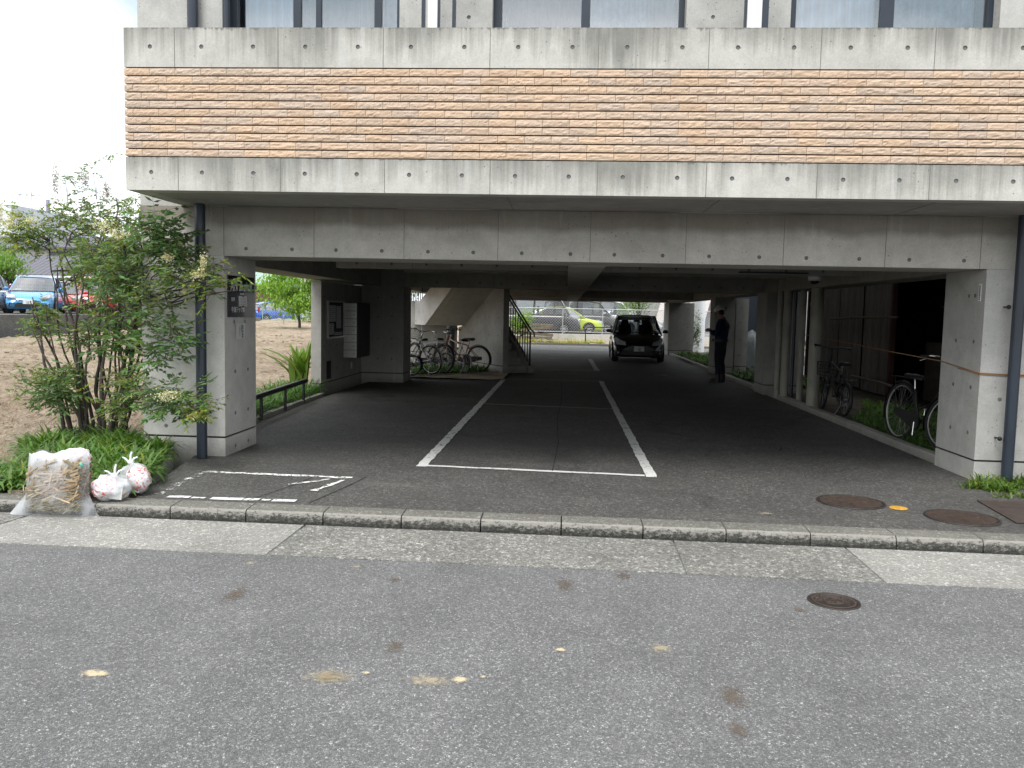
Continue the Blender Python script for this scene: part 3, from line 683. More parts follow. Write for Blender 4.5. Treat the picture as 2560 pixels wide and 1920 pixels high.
# balcony partitions and downpipes
for xs in (((XU(1093), .03, 'navy'), (XU(1107), .0, ''), (XU(1132), .02, 'navy'), (XU(1168), .03, 'navy')), ((XU(1866), .02, 'navy'), (XU(1870), 0, ''), (XU(1907), .055, 'navy'))):
    p = MB(); x0, x1 = xs[1][0]+.0, xs[2][0]
    for x, wd, m in xs:
        if wd: p.box(x, x+wd, FY+.70, FY+.75, 3.02, 5.2, 0)
    fr = p.build('balcony_partition', M['navy'], bld, world=True)
    p = MB(); p.box(x0+.004, x1-.002, FY+.71, FY+.735, 3.02, 5.2, 0); p.build('partition_panel', M['white'], fr, world=True)
def pipe(name, x, y, z0, z1, r, m, brackets=(), lab=None):
    mb = MB(); mb.cyl((x, y, z0), (x, y, z1), r, 24)
    for z in brackets: mb.cyl((x, y, z), (x, y+.12, z), .008, 8); mb.tube([(x-r-.012, y, z), (x-r-.045, y, z)], .018, 10)
    o = mb.build(name, m, bld, world=True)
    if lab: o['label'] = lab
    return o
pipe('downpipe', -3.655, 8.30, .005, 2.546, .052, M['navy'])
mb = MB(); mb.lathe([(0, .022), (.012, .02), (.018, .008), (.02, 0)], (-3.59, 8.36, .47), Matrix.Rotation(R(90), 3, 'X')); mb.cyl((-3.60, 8.33, .47), (-3.60, 8.45, .47), .008, 8); mb.build('pipe_bracket', M['black'], bld, world=True)
pipe('downpipe', 4.255, 8.33, .005, 2.546, .052, M['navy'])
for z in (.43, 1.69):
    mb = MB(); mb.blob((4.18, 8.36, z), (.022, .022, .022), 2, 0); mb.cyl((4.18, 8.36, z), (4.18, 8.45, z), .008, 8); mb.build('pipe_bracket', M['black'], bld, world=True)
pipe('downpipe', XU(485)*1.0, WY-.07, 3.02, 7, .052, M['navy'])
pipe('downpipe', XU(570), WY-.04, 3.02, 7, .036, M['navy'])
# service pipes on the right and under the ceiling
for x, y, r, m, lab in ((4.03, 16.4, .055, M['pvc'], None), (4.10, 16.12, .075, M['pvc'], None), (4.20, 16.0, .03, M['navy'], 'thin dark conduit among the beige pipes'), (4.24, 15.6, .055, M['pvc'], None), (4.14, 14.42, .10, M['pvc'], 'thick beige pipe nearest the small folding bicycle')):
    pipe('service_pipe', x, y, .03, 2.42 if r != .055 else 2.30, r, m, lab=lab)
for z in (1.75, 2.1): 
    mb = MB(); mb.cyl((4.14, 14.42, z), (4.14, 14.42, z+.06), .108, 20); mb.build('pipe_collar', M['pvc'], bld, world=True)
mb = MB(); mb.tube([(-3.2, 16.6, 2.33), (2.5, 16.4, 2.31), (4.0, 16.1, 2.30), (4.22, 15.9, 2.28), (4.24, 15.6, 2.2)], .055, 12); mb.build('ceiling_pipe', M['pvc'], bld, world=True)
mb = MB(); mb.tube([(-3.9, 14.3, 2.44), (-3.75, 14.0, 2.36), (-3.3, 13.8, 2.36), (.0, 13.8, 2.36), (4.0, 13.8, 2.38)], .065, 12); mb.build('ceiling_pipe', M['pvc'], bld, world=True)
mb = MB(); mb.box(-2.3, 4.0, 12.9, 12.95, 2.33, 2.37); mb.box(-1.1, -.2, 13.1, 13.2, 2.28, 2.33); mb.build('cable_tray', M['steel'], bld, world=True)

mb = MB()
# ---- staircase behind the second column row, running back to the left
st = thing('staircase', 'concrete dog-leg staircase with a black steel railing beyond the parked bicycles', 'staircase', (-1.57, 21.1, 0))
d = Vector((-.5, .866, 0)); n = Vector((-.866, -.5, 0)); P0 = Vector((-1.57, 21.1, 0)); Z = Vector((0, 0, 1))
def SP(a, b, z): return P0+d*a+n*b+Z*z                               # a along the flight, b to its left
mb = MB()
wall = [SP(0, 0, -.1), SP(0, 0, 2.56), SP(-.15, 0, 2.50), SP(2.50, 0, 1.16), SP(2.85, 0, 1.10), SP(2.85, 0, -.1)]
mb.prism(wall, -n*.16, 0)
discs(mb, [SP(a, 0, z) for a, z in ((.3, .5), (.3, .95), (.3, 1.4), (.3, 1.8), (.85, .5), (.85, .95), (.85, 1.4), (1.2, 1.75), (1.4, .55), (1.4, .98), (1.6, 1.4), (1.95, .98), (1.95, .55), (.95, 1.8))], n)
mb.prism([SP(-.0, .002, .185), SP(2.85, .002, .185), SP(2.85, .002, .205), SP(0, .002, .205)], -n*.01, 3)
mb.build('stair_wall', CM(M['innerc']), st, world=True)
mb = MB()                                                         # rising flight seen from below and its cheek
mb.add([SP(.0, .0, 2.42), SP(2.5, .0, 1.15), SP(2.5, 1.0, 1.15), SP(.0, 1.0, 2.42), SP(.0, 0, 2.6), SP(2.5, 0, 1.33), SP(2.5, 1.0, 1.33), SP(0, 1.0, 2.6)], [(3,2,1,0), (4,5,6,7), (0,1,5,4), (1,2,6,5), (2,3,7,6), (3,0,4,7)])
mb.prism([SP(2.5, 1.0, 1.152), SP(3.4, 1.0, 1.152), SP(3.4, 1.0, 1.80), SP(2.9, 1.0, 1.80), SP(1.2, 1.0, 2.56), SP(-.2, 1.0, 2.56), SP(-.2, 1.0, 2.54)], n*.14, 0)
mb.prism([SP(2.5, 0, 1.15), SP(3.5, 0, 1.15), SP(3.5, 1.0, 1.15), SP(2.5, 1.0, 1.15)], Z*.18)
discs(mb, [SP(a, 1.14, z) for a, z in ((2.0, 2.3), (2.6, 2.0), (3.0, 1.5), (3.2, 1.25), (1.4, 2.4))], n)
mb.prism([SP(3.3, .9, -.1), SP(3.75, .9, -.1), SP(3.75, 1.35, -.1), SP(3.3, 1.35, -.1)], Z*1.9, 0)
mb.prism([SP(3.2, -.1, -.1), SP(3.36, -.1, -.1), SP(3.36, .95, -.1), SP(3.2, .95, -.1)], Z*1.24, 0)
mb.build('upper_flight', CM(M['wallc']), st, world=True)
for k in range(6):
    mb = MB(); a = .30+.27*k; mb.prism([SP(a, -.16, -.1), SP(a+.30, -.16, -.1), SP(a+.30, -.80+.0, -.1), SP(a, -.80, -.1)], Z*(.1+.18*(k+1)), 0); mb.build('step', M['innerc'], st, world=True)
mb = MB(); mb.prism([SP(.12, -.80, -.1), SP(.12, -.80, .10), SP(.22, -.8, .20), SP(1.9, -.8, 1.36), SP(2.3, -.8, 1.36), SP(2.3, -.8, -.1)], -n*.16, 0); mb.build('stringer', M['innerc'], st, world=True)
mb = MB(); zb = lambda a: .16+(a-.2)*.69
mb.tube([SP(.22, -.88, 1.02), SP(2.3, -.88, 1.02+2.08*.69)], .02, 8); mb.tube([SP(.22, -.88, .16), SP(2.3, -.88, .16+2.08*.69)], .018, 6)
mb.tube([SP(.22, -.88, 1.12), SP(.02, -.88, 1.05), SP(.0, -.88, .93)], .020, 8); mb.tube([SP(.22, -.88, 1.13), SP(2.3, -.88, 1.13+2.08*.69)], .022, 8)
for k in range(15): a = .22+.145*k; mb.tube([SP(a, -.88, zb(a)-.05), SP(a, -.88, 1.02+(a-.22)*.69)], .014 if k else .024, 6)
mb.build('railing', M['black'], st, world=True)
mb = MB()
for k in range(9): mb.tube([SP(2.9-.14*k+1.0, 1.12, 1.7), SP(2.9-.14*k+1.0, 1.12, 2.5)], .012, 6)
mb.tube([SP(4, 1.12, 1.75), SP(2.6, 1.12, 1.75)], .012, 6); mb.build('railing', M['black'], st, world=True)
# ================================================================ VEGETATION
def leaf(mb, p, dirv, ln, wd, col, up=None, fold=.25, mi=0):
    d_ = Vector(dirv).normalized(); up = up or Vector((rnd(-.4, .4), rnd(-.4, .4), 1)); s_ = d_.cross(up)
    if s_.length < .01: s_ = d_.cross(Vector((1, 0, 0)))
    s_.normalize(); u_ = s_.cross(d_); p = Vector(p); m = p+d_*ln*.45
    mb.add([p, m+s_*wd/2-u_*wd*fold, p+d_*ln-u_*wd*.2, m-s_*wd/2-u_*wd*fold, m], [(0, 1, 4), (1, 2, 4), (2, 3, 4), (3, 0, 4)], mi, False, col)
def blade(mb, p, az, ln, wd, lean, col, mi=0):
    p = Vector(p); h = Vector((math.cos(az), math.sin(az), 0)); s_ = Vector((-h.y, h.x, 0))*wd/2; pts = []
    for k in range(4):
        t = k/3; ang = R(90)-lean*t*1.25; 
        pts.append((pts[-1] if pts else p) if k == 0 else pts[-1]+(h*math.cos(ang)+Vector((0, 0, 1))*math.sin(ang))*ln/3)
    w_ = (.7, 1.0, .75, .03); vs = []
    for q_, k in zip(pts, w_): vs += [q_+s_*k, q_-s_*k]
    mb.add(vs, [(0, 1, 3, 2), (2, 3, 5, 4), (4, 5, 7, 6)], mi, False, col)
def pinpoly(x, y, P):
    c = False; j = len(P)-1
    for i in range(len(P)):
        if (P[i][1] > y) != (P[j][1] > y) and x < (P[j][0]-P[i][0])*(y-P[i][1])/(P[j][1]-P[i][1])+P[i][0]: c = not c
        j = i
    return c
def cover(name, label, poly, n, ln, wd, zf, base=(1, 1, 1), mat='blade', edge=1.0):
    mb = MB(); xs = [p[0] for p in poly]; ys = [p[1] for p in poly]; k = 0
    while k < n:
        x, y = rnd(min(xs), max(xs)), rnd(min(ys), max(ys))
        if not pinpoly(x, y, poly): continue
        hh = .55+.6*noise.noise(Vector((x*2.2, y*2.2, 9)))+.35
        if hh < rnd(0, .55): continue
        az0 = rnd(0, 6.28)
        for j in range(6):
            t = rnd(.6, 1.25); y_ = rnd(.85, 1.3); c = (base[0]*t*y_, base[1]*t, base[2]*t*.9)
            if random.random() < .035: c = (2.6*base[0], 1.3*base[1], 1.0*base[2])
            blade(mb, (x+rnd(-.03, .03), y+rnd(-.02, .02), zf(x, y)-.01), az0+j*1.05+rnd(-.4, .4), ln*rnd(.4, 1.25)*hh, wd*rnd(.7, 1.3), rnd(.7, 2.1), c)
            k += 1
    return tag(mb.build(name, M[mat]), label, None, None, 'stuff')
zs_ = lambda x, y: .03 if x > -4.6 else soil_z(x, y)
cover('ground_cover', None, [(-3.5, 6.5), (-3.62, 7.1), (-4.06, 8.4), (-4.45, 8.45), (-4.6, 9.0), (-5.3, 9.4), (-5.75, 8.6), (-5.3, 8.0), (-4.95, 7.4), (-5.15, 6.9), (-4.95, 6.5)], 13000, .28, .028, zs_, (1.1, 1.1, 1))
cover('ground_cover', None, [(-4.14, 9.35), (-4.28, 11.5), (-4.40, 14.8), (-5.0, 15.2), (-5.1, 12), (-4.9, 10.2), (-4.5, 9.35)], 9000, .36, .019, zs_, (.9, 1.0, .95))
cover('ground_cover', None, [(-3.75, 19.3), (-1.75, 21.3), (-2.4, 22.4), (-4.1, 22.4), (-4.5, 19.6)], 2400, .28, .03, lambda x, y: .03, (.9, 1.0, .8))
cover('ground_cover', None, [(4.2, 9.4), (6.1, 9.4), (6.1, 13.8), (5.3, 15.5), (4.9, 13.5), (4.35, 13.2)], 11000, .20, .016, lambda x, y: .05, (1.05, 1.1, 1.05))
cover('dry_litter', None, [(-5, 41.5), (1.9, 41.5), (1.9, 43.6), (-5, 43.6)], 2600, .30, .03, lambda x, y: .10, (3.9, 2.1, 3.4))
cover('weeds', None, [(3.72, 8.02), (4.0, 8.34), (4.6, 8.34), (4.75, 8.1), (4.2, 8.0), (4.05, 7.8)], 800, .17, .014, lambda x, y: .0, (1.2, 1.1, .8))
cover('weeds', None, [(3.80, 7.66), (4.0, 7.78), (4.5, 7.7), (4.4, 7.55)], 220, .11, .012, lambda x, y: .0, (1.3, 1.2, .8))
cover('weeds', None, [(4.2, 18.3), (5.8, 18.3), (5.8, 22.8), (4.2, 22.8)], 700, .25, .05, lambda x, y: .05, (.6, .75, .8))
cover('weeds', None, [(4.2, 24.2), (5.8, 24.2), (5.8, 33), (4.2, 33)], 1200, .3, .05, lambda x, y: .05, (.9, 1, .8))

# ---- the many-stemmed flowering shrub by the left pillar
CLs = [(-5.23,9.30,2.43,0.47,0.27,0),(-5.57,9.38,2.41,0.27,0.16,0),(-4.85,9.13,2.47,0.22,0.18,0),(-5.73,9.16,2.32,0.18,0.12,0),(-5.98,8.95,2.37,0.16,0.12,1),(-4.98,8.99,2.14,0.41,0.17,0),(-4.45,8.35,2.16,0.16,0.12,0),(-3.96,8.02,2.21,0.15,0.12,2),(-3.78,7.95,2.08,0.11,0.08,2),(-4.77,8.79,1.98,0.30,0.12,0),(-3.75,7.99,1.94,0.18,0.11,0),(-3.52,7.85,1.81,0.18,0.10,0),(-3.28,7.76,1.78,0.10,0.07,1),(-3.07,7.72,1.80,0.13,0.04,1),(-3.10,7.71,1.69,0.09,0.04,0),(-4.06,8.06,1.66,0.25,0.14,0),(-5.16,9.15,1.85,0.33,0.14,0),(-5.55,9.44,1.93,0.16,0.12,1),(-4.71,8.75,1.44,0.36,0.14,0),(-5.11,8.92,1.38,0.24,0.11,0),(-4.08,8.08,1.39,0.16,0.13,2),(-3.79,7.93,1.25,0.12,0.15,2),(-4.02,8.01,1.08,0.10,0.09,2),(-5.71,9.08,1.41,0.13,0.07,0),(-5.76,8.97,1.28,0.11,0.04,0),(-5.56,8.63,0.72,0.23,0.06,0),(-5.37,8.53,0.59,0.18,0.09,2),(-5.39,8.85,0.81,0.15,0.06,0),(-4.49,8.40,0.72,0.20,0.10,0),(-3.96,7.92,0.68,0.16,0.09,0),(-3.76,7.83,0.65,0.21,0.10,2),(-3.48,7.70,0.63,0.12,0.07,0),(-3.40,7.65,0.56,0.05,0.03,1),(-4.61,8.47,0.50,0.15,0.08,0),(-5.96,9.04,2.22,0.13,0.06,0),(-4.72,8.72,1.16,0.25,0.09,2),(-5.28,8.99,1.16,0.20,0.08,0),(-4.5,8.30,1.85,0.16,0.10,2)]
FLs = [(-5.56,9.21,2.85,0.05,0.20,1),(-5.24,9.23,2.85,0.05,0.16,1),(-4.95,9.14,2.74,0.06,0.13,1),(-5.92,8.95,2.37,0.12,0.10,0),(-4.78,8.82,2.34,0.21,0.08,0),(-4.36,8.33,2.22,0.15,0.07,0),(-3.30,7.77,1.93,0.04,0.10,0),(-3.34,7.76,1.82,0.06,0.04,0),(-3.71,7.95,1.98,0.06,0.04,0),(-3.65,7.75,0.71,0.15,0.05,0),(-6.03,8.95,2.45,0.06,0.13,0),(-5.75,9.06,2.40,0.09,0.06,0)]
sh = thing('flowering_shrub', 'tall many-stemmed shrub with small green leaves and cream blossom beside the left concrete pillar', 'shrub', (-5.15, 9.0, .02))
stems = MB(); fol = MB(); flo = MB()
def branch(a, b, r0, r1, mb, wob=.06, n_=6):
    a, b = Vector(a), Vector(b); pts = []; rs = []; s_ = rnd(0, 99)
    for i in range(n_+1):
        t = i/n_; p = a.lerp(b, t); p.z += math.sin(t*math.pi)*.02
        if 0 < i < n_: p += Vector((noise.noise(Vector((t*2.5, s_, 0))), noise.noise(Vector((t*2.5, s_, 5))), noise.noise(Vector((t*2.5, s_, 9)))*.3))*wob*(b-a).length
        pts.append(p); rs.append(r0+(r1-r0)*t)
    mb.tube(pts, rs, 6, 0, None, cap=False); return pts
def spray(p, dirv, col, sc=1.0):
    """one compound leaf: a thin rachis with paired lance-shaped leaflets"""
    dirv = Vector(dirv).normalized(); L_ = rnd(.10, .19)*sc; q_ = Vector(p)
    fol.tube([q_, q_+dirv*L_+Vector((0, 0, -.02))], .0012, 3, 1, None, cap=False)
    side = dirv.cross(Vector((0, 0, 1)))
    if side.length < .1: side = Vector((1, 0, 0))
    side.normalize()
    for k in range(4):
        t = .25+.25*k; b_ = q_+dirv*L_*t+Vector((0, 0, -.02*t))
        for sg in ((-1, 1) if k < 3 else (-1, 0, 1)):
            dd = dirv*(1.0 if sg else 1.5)+side*sg*1.1+Vector((rnd(-.4, .4), rnd(-.4, .4), rnd(-.95, .3)))
            c = tuple(x*rnd(.75, 1.3) for x in col); leaf(fol, b_, dd, rnd(.030, .075)*sc, rnd(.012, .024)*sc, c, up=Vector((rnd(-1, 1), rnd(-1, 1), rnd(.1, 1))), fold=rnd(-.1, .5))
bases = [Vector((-5.15+rnd(-.27, .30), 9.0+rnd(-.16, .16), .0)) for _ in range(30)]
nodes = []
for i, b_ in enumerate(bases):
    a = rnd(-.55, .55); top = Vector((b_.x*1.0+(b_.x+5.15)*1.5+rnd(-.12, .12), b_.y+rnd(-.15, .12), rnd(1.2, 2.3)))
    if top.x > -4.42: top.y = min(top.y, 8.38)
    pts = branch(b_, top, rnd(.012, .026), .006, stems, .09, 9); nodes += pts[2:]
for (x, y, z, rx, rz_, k) in CLs:
    c = Vector((x, y, z))
    below = [q_ for q_ in nodes if q_.z < z-.02] or nodes; best = sorted(below, key=lambda q_: (q_-c).length+abs(q_.z-z)*.2)[:3]
    for q_ in best[:2 if rx < .15 else 3]: 
        e = c+Vector((rnd(-.5, .5)*rx, rnd(-.1, .1), rnd(-.4, .3)*rz_)); pts = branch(q_, e, .009, .004, stems, .12, 5)
        if y > 8.5: nodes += pts[2:4]
    ntw = int((15+150*rx*rz_*3)*(.5 if z > 1.6 and x > -3.4 else 1))
    ry = min(rx, .34) if y > 8.6 else min(rx, .14)
    if 1.0 < z < 1.6: ntw = int(ntw*.75)
    if z < 1.7 and x > -4.3: ntw = int(ntw*.6)
    if z > 2.3: ntw = int(ntw*.75)
    for _ in range(ntw):
        e = c+Vector((random.gauss(0, .5)*rx, random.gauss(0, .45)*ry, random.gauss(0, .62)*rz_*(1.45 if z > 1.0 else 1.1)))
        if e.x > -4.40 and e.y > 8.36: e.y = 8.36
        if e.x > -3.30 and z > 1.5 and (random.random() < .55 or e.x > -3.0 or e.z < 1.72): continue
        if random.random() < .35: stems.tube([c+(e-c)*.15+Vector((0, 0, -.05)), e], .0022, 4, 0, None, cap=False)
        base = {0: (1.05, 1.05, 1), 1: (1.6, 1.45, .9), 2: (.68, .82, .8)}[k]
        t = rnd(.72, 1.25); col = (base[0]*t*rnd(.9, 1.3), base[1]*t, base[2]*t)
        if random.random() < .013: col = (2.5, 1.8, 1.0)
        for _ in range(3):
            az = rnd(0, 6.28); spray(e, (math.cos(az), math.sin(az)*.8, rnd(-.7, .8)), col, 1.0 if k != 2 else 1.45)
for (x, y, z, rx, rz_, k) in FLs:
    for _ in range(int(160+6000*rx*rz_)):
        e = Vector((x+random.gauss(0, .42)*rx, y-.22+random.gauss(0, .3)*rx, z+random.gauss(0, .45)*rz_)); s_ = rnd(.007, .013)
        c = (rnd(.85, 1.1),)*2+(rnd(.8, 1.0),) if not k else (rnd(.6, .8), rnd(.6, .75), rnd(.85, 1.1))
        leaf(flo, e, (rnd(-1, 1), rnd(-1, 1), rnd(-1, 1)), s_*2, s_*1.5, c)
    for _ in range(7): stems.tube([(x+rnd(-.2, .2)*rx, y, z-rz_), (x+rnd(-.6, .6)*rx, y+rnd(-.3, .3)*rx, z+rnd(-.3, .9)*rz_)], .0014, 3, 0, None, cap=False)
branch((-4.43, 8.3, 1.9), (-4.62, 8.5, 2.62), .010, .006, stems, .1, 6)
stems.build('stems', M['bark'], sh, world=True); fol.build('foliage', [M['leaf'], M['bark']], sh, world=True); flo.build('blossom', M['flower'], sh, world=True)

# ---- broad-leaved plant at the letterbox wall
bp = thing('broad_leaved_plant', 'clump of broad strap-shaped leaves against the pillar by the black rail', 'plant', (-4.75, 14.9, .1))
mb = MB()
for i in range(40):
    az = rnd(0, 6.28); ln = rnd(.5, .95); a = Vector((rnd(-.12, .12), rnd(-.1, .1), 0)); h = Vector((math.cos(az), math.sin(az)*.6, 0)); s_ = Vector((-h.y, h.x, 0)); s_.normalize(); vs = []; up0 = rnd(1.0, 1.9); n_ = 7
    wd = rnd(.07, .13); t_ = rnd(.7, 1.3); col = (t_*rnd(.9, 1.3), t_, t_*.8); p = a.copy(); spread = rnd(.15, 1.0)
    if i == 0: h = Vector((-1, -.1, 0)); s_ = Vector((0, -1, 0)); ln = .95; spread = .95
    for k in range(n_+1):
        t = k/n_; wk = wd*math.sin(math.pi*min(1, .12+t*.88))**.7*.5; vs += [p+s_*wk+Vector((0, 0, wk*.5)), p, p-s_*wk+Vector((0, 0, wk*.5))]
        p = p+(h*(spread*(.5+t))+Vector((0, 0, 1.0-1.0*t*t*spread)))*ln/n_
    mb.add(vs, [(3*k+j, 3*k+j+1, 3*k+j+4, 3*k+j+3) for k in range(n_) for j in (0, 1)], 0, True, col)
mb.build('leaves', M['broad'], bp)

# ---- leafy trees further off: trunk, limbs and a crown of many small leaves
def tree(name, label, loc, h, crown, nleaf, ls, col, cat='tree', mat='leaf', group=None, trunk_r=.07, weep=0.0, kind_=None):
    t = thing(name, label, cat, loc, group=group); st_ = MB(); fo = MB(); tips = []
    x, y, z, rx, ry, rz_ = crown
    tp = branch((0, 0, -.1), (x*.4, y*.4, z*.85), trunk_r, trunk_r*.5, st_, .06, 6)
    for i in range(16):
        a, b_ = rnd(0, 6.28), rnd(-.6, 1); e = Vector((x+rx*.75*math.cos(a)*math.sqrt(1-b_*b_*.8), y+ry*.75*math.sin(a), z+rz_*.75*b_)); pts = branch(random.choice(tp[2:]), e, trunk_r*.35, .01, st_, .08, 5); tips += pts[2:]
    cents = [(Vector((x+rnd(-1, 1)*rx*.8, y+rnd(-1, 1)*ry*.8, z+rnd(-1, 1)*rz_*.8)), rnd(.18, .40)) for _ in range(46)]
    cents = [(c, r_) for c, r_ in cents if ((c.x-x)/rx)**2+((c.y-y)/ry)**2+((c.z-z)/rz_)**2 < .85]+[(q_, .2) for q_ in random.sample(tips, min(14, len(tips)))]
    for _ in range(nleaf):
        c, r_ = random.choice(cents); e = c+Vector((random.gauss(0, 1)*rx*r_*.6, random.gauss(0, 1)*ry*r_*.6, random.gauss(0, 1)*rz_*r_*.5))
        b_ = rnd(.65, 1.35); leaf(fo, e, (rnd(-1, 1), rnd(-1, 1), rnd(-.7, .5)-weep), ls*rnd(.6, 1.3), ls*.45, (col[0]*b_, col[1]*b_, col[2]*b_))
    st_.build('trunk', M['bark'], t); fo.build('crown', M[mat], t)
    return t
tree('garden_tree', 'bright green feathery tree seen between the left pillar and the letterbox wall', (-12.6, 39.5, .7), 3, (0, 0, 1.75, 1.95, 1.1, 1.35), 5200, .18, (1, 1, .9), mat='bleaf', weep=.9)
tree('garden_shrub', 'low green bush behind the wire mesh fence at the far corner of the lot', (-14.4, 48.6, .6), 1, (0, 0, .6, 1.7, .5, .55), 1500, .15, (.9, .95, .8), 'bush', 'bleaf')
tree('garden_tree', 'green weeping tree at the left edge above the parked blue car', (-24.6, 35.8, 1.1), 3, (0, 0, 2.2, 1.1, 1.1, .75), 2600, .15, (.75, .8, .9), mat='bleaf', weep=1.1)
tree('garden_tree', 'sparse tree seen through the back of the car park, right of the black car', (3.9, 46.5, .42), 3, (.1, 0, 1.6, 1.2, .9, 1.5), 2600, .12, (.75, .75, .7), mat='bleaf')
tree('garden_tree', 'dark slim tree behind the stairs and the parked bicycles', (-6.6, 31.5, .0), 4, (0, 0, 2.6, 1.3, 1.0, .8), 2200, .13, (.9, .9, .8))
tree('garden_shrub', 'yellow-green bush behind the staircase railing', (-2.2, 42.6, .1), 1, (0, 0, .9, .8, .5, .8), 1200, .12, (1, 1, .8), 'bush', 'bleaf')
tree('climbing_shrub', 'ivy-like shrub beside the white cylinder at the far right pillars', (5.0, 34.2, .05), 2, (.1, 0, .9, .3, .25, .8), 900, .09, (.8, .9, .8), 'shrub', 'leaf', trunk_r=.02)
tree('low_shrub', 'dark leafy shrub at the worker\'s heel by the pillar', (4.75, 19.6, .05), 1, (0, 0, .28, .45, .5, .25), 900, .10, (.7, .85, .8), 'shrub', 'leaf', trunk_r=.015)
tree('low_shrub', 'small weedy plant growing up between the beige pipes', (4.45, 15.3, .05), 1, (0, 0, .35, .18, .2, .3), 160, .08, (.7, .85, .8), 'shrub', 'leaf', trunk_r=.01)
# ================================================================ BICYCLES
def bicycle(name, label, loc, rz, lean=0, fr=('black', 'steel'), wr=.33, steer=0, basket=False, rack=True, step=True, guard='black', rim='dimrim', group='bicycles parked under the building', mini=False, stand='kick', pitch=0):
    """x = forward; rear hub at (0, 0, wr)"""
    t = thing(name, label, 'bicycle', loc, rz, group); t.rotation_euler = (R(lean), R(pitch), rz)
    wb = 1.12 if not mini else .98; H = Vector((wb, 0, wr)); Rr = Vector((0, 0, wr)); BB = Vector((.43, 0, .27)); seat = Vector((.24, 0, .78 if not mini else .76)); head = Vector((.86, 0, .86)); hb = Vector((.90, 0, .70)); htop = Vector((.83, 0, .95 if not mini else 1.0))
    Fm = M[fr[0]]
    mb = MB()
    mb.tube([BB, seat-Vector((-.03, 0, .12))], .015, 8)
    if step: mb.tube([hb+Vector((0, 0, .05)), Vector((.72, 0, .48)), Vector((.58, 0, .34)), BB], .018, 8); mb.tube([hb+Vector((-.01, 0, .09)), Vector((.66, 0, .52)), Vector((.40, 0, .42))], .012, 8)
    else: mb.tube([hb, BB], .018, 8); mb.tube([hb+Vector((-.01, 0, .1)), Vector((.30, 0, .66))], .016, 8)
    for s_ in (-1, 1):
        mb.tube([BB+Vector((0, s_*.02, 0)), Rr+Vector((0, s_*.055, 0))], .009, 6); mb.tube([Rr+Vector((0, s_*.055, 0)), Vector((.29, s_*.02, .62))], .008, 6)
    mb.tube([hb+Vector((.02, 0, -.06)), htop-Vector((0, 0, .08))], .019, 8); mb.build('frame', Fm, t)
    # fork + bars turn together
    fk = MB(); cr_ = hb+Vector((.03, 0, -.08))
    for s_ in (-1, 1): fk.tube([cr_+Vector((0, s_*.045, 0)), H+Vector((-.03, s_*.05, .10)), H+Vector((0, s_*.055, 0))], .011, 6)
    fk.tube([cr_+Vector((0, -.05, 0)), cr_+Vector((0, .05, 0))], .014, 6)
    ax = (htop-H); ax.y = 0; ax.normalize(); RM = Matrix.Translation(cr_) @ Matrix.Rotation(R(steer), 4, ax) @ Matrix.Translation(-cr_)
    fk.mat_all(RM).build('fork', Fm, t)
    hbm = MB(); T_ = htop; hbm.tube([cr_, T_+Vector((-.01, 0, .02))], .012, 8)
    for s_ in (-1, 1):
        if mini: hbm.tube([T_, T_+Vector((.0, s_*.10, .03)), T_+Vector((-.04, s_*.29, .04))], .011, 8)
        else: hbm.tube([T_, T_+Vector((.05, s_*.10, .05)), T_+Vector((.03, s_*.22, .09)), T_+Vector((-.06, s_*.27, .08)), T_+Vector((-.18, s_*.285, .05))], .011, 8)
        e = T_+(Vector((-.04, s_*.29, .04)) if mini else Vector((-.18, s_*.285, .05))); hbm.tube([e, e+(Vector((-.01, s_*-.09, -.008)) if mini else Vector((.11, s_*-.005, .02)))], .017, 8, 1)
        hbm.tube([e+Vector((.05, -s_*.04, -.01)), e+Vector((.0, -s_*.02, -.045))], .005, 5)
    hbm.tube([T_+Vector((.05, .05, .05)), T_+Vector((.07, .03, -.15)), cr_+Vector((.06, .02, .0))], .003, 4, 1)
    hbm.mat_all(RM).build('handlebar', [M['chrome'] if not mini else M['black'], M['black']], t)
    for nm, C_, st_ in (('rear_wheel', Rr, 0), ('front_wheel', H, 1)):
        mb = MB(); mb.torus(C_, (0, 1, 0), wr-.020, .022, 40, 8); 
        if st_: mb.mat_all(RM)
        wh = mb.build(nm, M['rubber'], t)
        mb = MB(); mb.torus(C_, (0, 1, 0), wr-.040, .008, 40, 6, sx=1.6); mb.cyl(C_+Vector((0, -.045, 0)), C_+Vector((0, .045, 0)), .018 if st_ else .03, 10)
        if st_: mb.mat_all(RM)
        mb.build('rim', M[rim], wh)
        mb = MB()
        for k in range(28):
            a = 2*math.pi*k/28; o_ = Vector((math.cos(a+.28*(-1)**k), 0, math.sin(a+.28*(-1)**k)))*.016; mb.tube([C_+o_+Vector((0, .022*(-1)**(k//2), 0)), C_+Vector((math.cos(a), 0, math.sin(a)))*(wr-.045)], .0014, 3, cap=False)
        if st_: mb.mat_all(RM)
        mb.build('spokes', M['steel'], wh)
        mb = MB(); a0, a1 = (R(-12), R(178)) if not st_ else (R(20), R(185)); vs = []; n_ = 22
        for k in range(n_+1):
            a = a0+(a1-a0)*k/n_ if not st_ else R(35)+(R(205)-R(35))*k/n_
            if not st_: a = R(45)+(R(200)-R(45))*k/n_
            for yy, rr in ((-.024, .014), (-.014, .024), (0, .028), (.014, .024), (.024, .014)): vs.append(C_+Vector((math.cos(a)*(wr+rr), yy, math.sin(a)*(wr+rr))))
        mb.add(vs, [(5*k+j, 5*k+j+1, 5*k+j+6, 5*k+j+5) for k in range(n_) for j in range(4)], 0, True)
        if st_: mb.mat_all(RM)
        mb.build('mudguard', M[guard], t)
